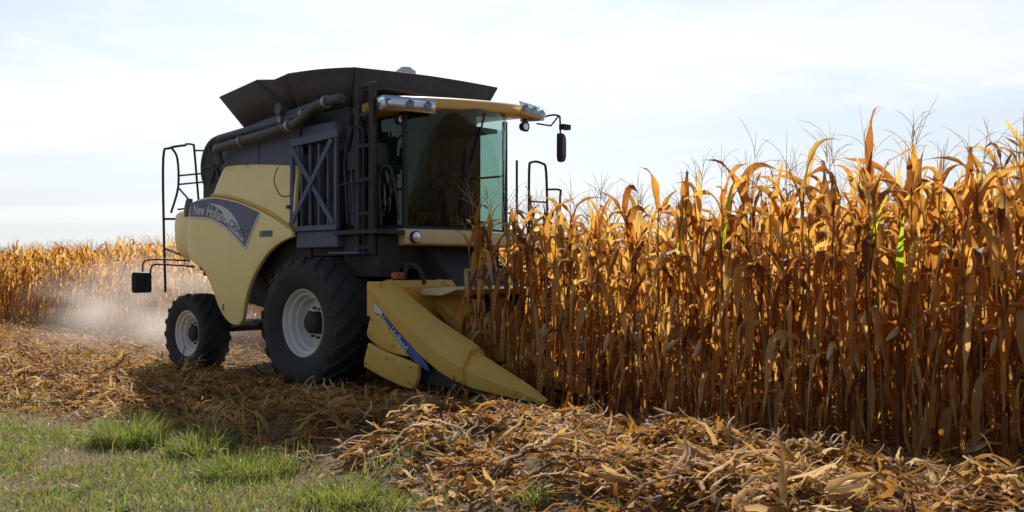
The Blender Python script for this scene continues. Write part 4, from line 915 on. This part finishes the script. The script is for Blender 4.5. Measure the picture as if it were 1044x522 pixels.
# ------------------------------------------------------------------ grass
def lawn(n, a0, a1, b0, b1, Lr, Wr, dens):
    a, b, x, y = scatter(n, a0, a1, b0, b1); k = (y > 4.0) & (np.abs(x) < .60 * y + 3.2)
    patch = vnoise(a * 1.3 + 5, b * 1.3) * .6 + vnoise(a * 4 + 15, b * 4) * .4
    k &= rng.random(n) < dens * sst(b - grass_edge(a), -.1, .75) * (.30 + .8 * sst(patch, .30, .56))
    x, y, pp = x[k], y[k], patch[k]; n = len(x); P = np.stack([x, y, height(x, y)], -1)
    var = np.clip(rng.normal(.44, .24, n) + (pp - .5) * .9, 0, 1)
    return ribbons(P, rng.random(n) * 6.283, rng.uniform(.5, 1.5, n), rng.uniform(*Lr, n), rng.uniform(*Wr, n), rng.normal(-.6, .5, n), rng.normal(0, .5, n), 2, .85, var, None)
def verge(n, off, wid, Lr, Wr):
    a = rng.uniform(-13, 9.5, n); b = grass_edge(a) + rng.normal(off, wid, n); x, y = loc2w(a, b); pt = vnoise(a * 2.3 + 40, b * 2.3)
    k = (y > 4.0) & (np.abs(x) < .60 * y + 3.2) & (rng.random(n) < sst(pt, .48, .75)); x, y = x[k], y[k]; n = len(x)
    return ribbons(np.stack([x, y, height(x, y)], -1), rng.random(n) * 6.283, rng.uniform(.6, 1.5, n), rng.uniform(*Lr, n) * (.4 + .9 * pt[k]), rng.uniform(*Wr, n), rng.normal(-.7, .5, n), rng.normal(0, .6, n), 3, .9, np.clip(rng.normal(.42, .26, n), 0, 1), None)
V4 = joinmesh([lawn(265000, -15, 9.5, 4.6, 10.3, (.03, .085), (.005, .011), 1.0), lawn(34000, -15, 9.5, 4.6, 10.3, (.07, .15), (.005, .010), .7), verge(9000, .05, .35, (.10, .30), (.005, .011))])
tag(link(bpy.data.objects.new('short_grass', np_mesh('short_grass', V4[0], V4[1], M['grass'], V4[2]))), 'short patchy green grass on the headland', 'grass', kind='stuff')
def tuft(u, v, rad, hgt, n, lab, seeds=0, lean=0):
    k = (u - 522) / 1000; yy = 1550 / (v - 275)
    for _ in range(6): yy = (1.55 - float(height(k * yy, yy))) * 1000 / (v - 275)
    cx_, cy_ = k * yy, yy; rr = rad * np.sqrt(rng.random(n)); th = rng.random(n) * 6.283; x = cx_ + rr * np.cos(th); y = cy_ + rr * np.sin(th) * .8
    P = np.stack([x - cx_, y - cy_, height(x, y) - float(height(cx_, cy_))], -1)
    yaw = th + rng.normal(0, .8, n); Ln = hgt * rng.uniform(.45, 1.1, n) * (1 - .4 * rr / rad)
    V, Fc, vv = ribbons(P, yaw, rng.uniform(.75, 1.5, n), Ln, rng.uniform(.004, .010, n), rng.normal(-.8, .45, n), rng.normal(0, .6, n), 4, .9, np.clip(rng.normal(.60, .26, n), 0, 1), None)
    o = link(bpy.data.objects.new('grass_tuft', None)); o.location = (cx_, cy_, float(height(cx_, cy_))); tag(o, lab, 'grass tuft')
    link(bpy.data.objects.new('blades', np_mesh('blades', V, Fc, M['grass'], vv)), o)
    for s_ in range(seeds):
        p0 = Vector((rng.uniform(-rad, rad) * .9, rng.uniform(-rad, rad) * .5, 0)); H = hgt * rng.uniform(1.1, 1.7); tp = p0 + Vector((rng.normal(-.03, .08), rng.normal(0, .05), H)); md = (p0 + tp) / 2 + Vector((0, 0, .03))
        mb = MB(); mb.tube([(q.x, -q.y, q.z) for q in (p0, md, tp)], .0022, 4); st_ = mb.build('seed_stem', 'seedhead', o)
        d = (tp - md).normalized(); mb = MB(); mb.tube([((tp + d * s).x, -(tp + d * s).y, (tp + d * s).z) for s in (-.005, .01, .04, .06)], [.002, .008, .007, .002], 6); mb.build('seed_head', 'seedhead', st_)
tuft(133, 453, .32, .42, 1100, 'tall green grass tuft standing alone left, in the edge of the shadow')
tuft(205, 462, .28, .30, 800, 'grass tuft with pale seed stems below the rear wheel', 5)
tuft(250, 484, .36, .30, 1000, 'wide grass tuft with seed stems at the heap\'s foot, left of centre', 7)
tuft(345, 512, .32, .24, 800, 'low grass tuft in front of the heap near the bottom edge')
tuft(395, 515, .24, .13, 500, 'small grass tuft at the bottom edge, furthest right of the grass')
tuft(545, 512, .16, .14, 260, 'thin grass tuft poking through the husks at the bottom edge')

# ------------------------------------------------------------------ dust behind the combine
def dust(name, c, r, dens, lab, seed):
    bm = bmesh.new(); bmesh.ops.create_icosphere(bm, subdivisions=4, radius=1.0)
    me = bpy.data.meshes.new(name); bm.to_mesh(me); bm.free(); o = link(bpy.data.objects.new(name, me)); o.location = c; o.scale = r; o.rotation_euler = (0, 0, YAW)
    mt = bpy.data.materials.new(name); mt.use_nodes = True; t = mt.node_tree; lk = t.links
    for n in list(t.nodes): t.nodes.remove(n)
    ou = nd(t, 'ShaderNodeOutputMaterial'); pv = nd(t, 'ShaderNodeVolumePrincipled'); pv.inputs['Color'].default_value = (.90, .84, .77, 1); pv.inputs['Anisotropy'].default_value = .45
    tcx = nd(t, 'ShaderNodeTexCoord'); ln = nd(t, 'ShaderNodeVectorMath', operation='LENGTH'); lk.new(tcx.outputs['Object'], ln.inputs[0])
    mr = nd(t, 'ShaderNodeMapRange'); mr.interpolation_type = 'SMOOTHSTEP'; mr.inputs['From Min'].default_value = 1.0; mr.inputs['From Max'].default_value = .15; lk.new(ln.outputs['Value'], mr.inputs['Value'])
    mpn = nd(t, 'ShaderNodeMapping'); mpn.inputs['Location'].default_value = (seed, seed * .7, 0); lk.new(tcx.outputs['Object'], mpn.inputs[0])
    nz_ = nd(t, 'ShaderNodeTexNoise'); nz_.inputs['Scale'].default_value = 2.2; nz_.inputs['Detail'].default_value = 4; lk.new(mpn.outputs[0], nz_.inputs['Vector'])
    m2 = nd(t, 'ShaderNodeMapRange'); m2.inputs['From Min'].default_value = .40; m2.inputs['From Max'].default_value = .74; lk.new(nz_.outputs[0], m2.inputs['Value'])
    mu = nd(t, 'ShaderNodeMath', operation='MULTIPLY'); lk.new(mr.outputs[0], mu.inputs[0]); lk.new(m2.outputs[0], mu.inputs[1])
    m3 = nd(t, 'ShaderNodeMath', operation='MULTIPLY'); lk.new(mu.outputs[0], m3.inputs[0]); m3.inputs[1].default_value = dens
    lk.new(m3.outputs[0], pv.inputs['Density']); lk.new(pv.outputs[0], ou.inputs['Volume']); me.materials.append(mt)
    tag(o, lab, 'dust', kind='stuff')
x, y = loc2w(-7.2, .3); dust('dust_cloud', (float(x), float(y), .75), (4.6, 2.2, 1.5), .5, 'pale brown dust drifting behind the rear wheel', 1.3)
x, y = loc2w(-1.9, 1.3); dust('dust_puff', (float(x), float(y), .28), (1.0, .6, .5), 1.2, 'thin dust puff between the front and rear wheels', 4.1)
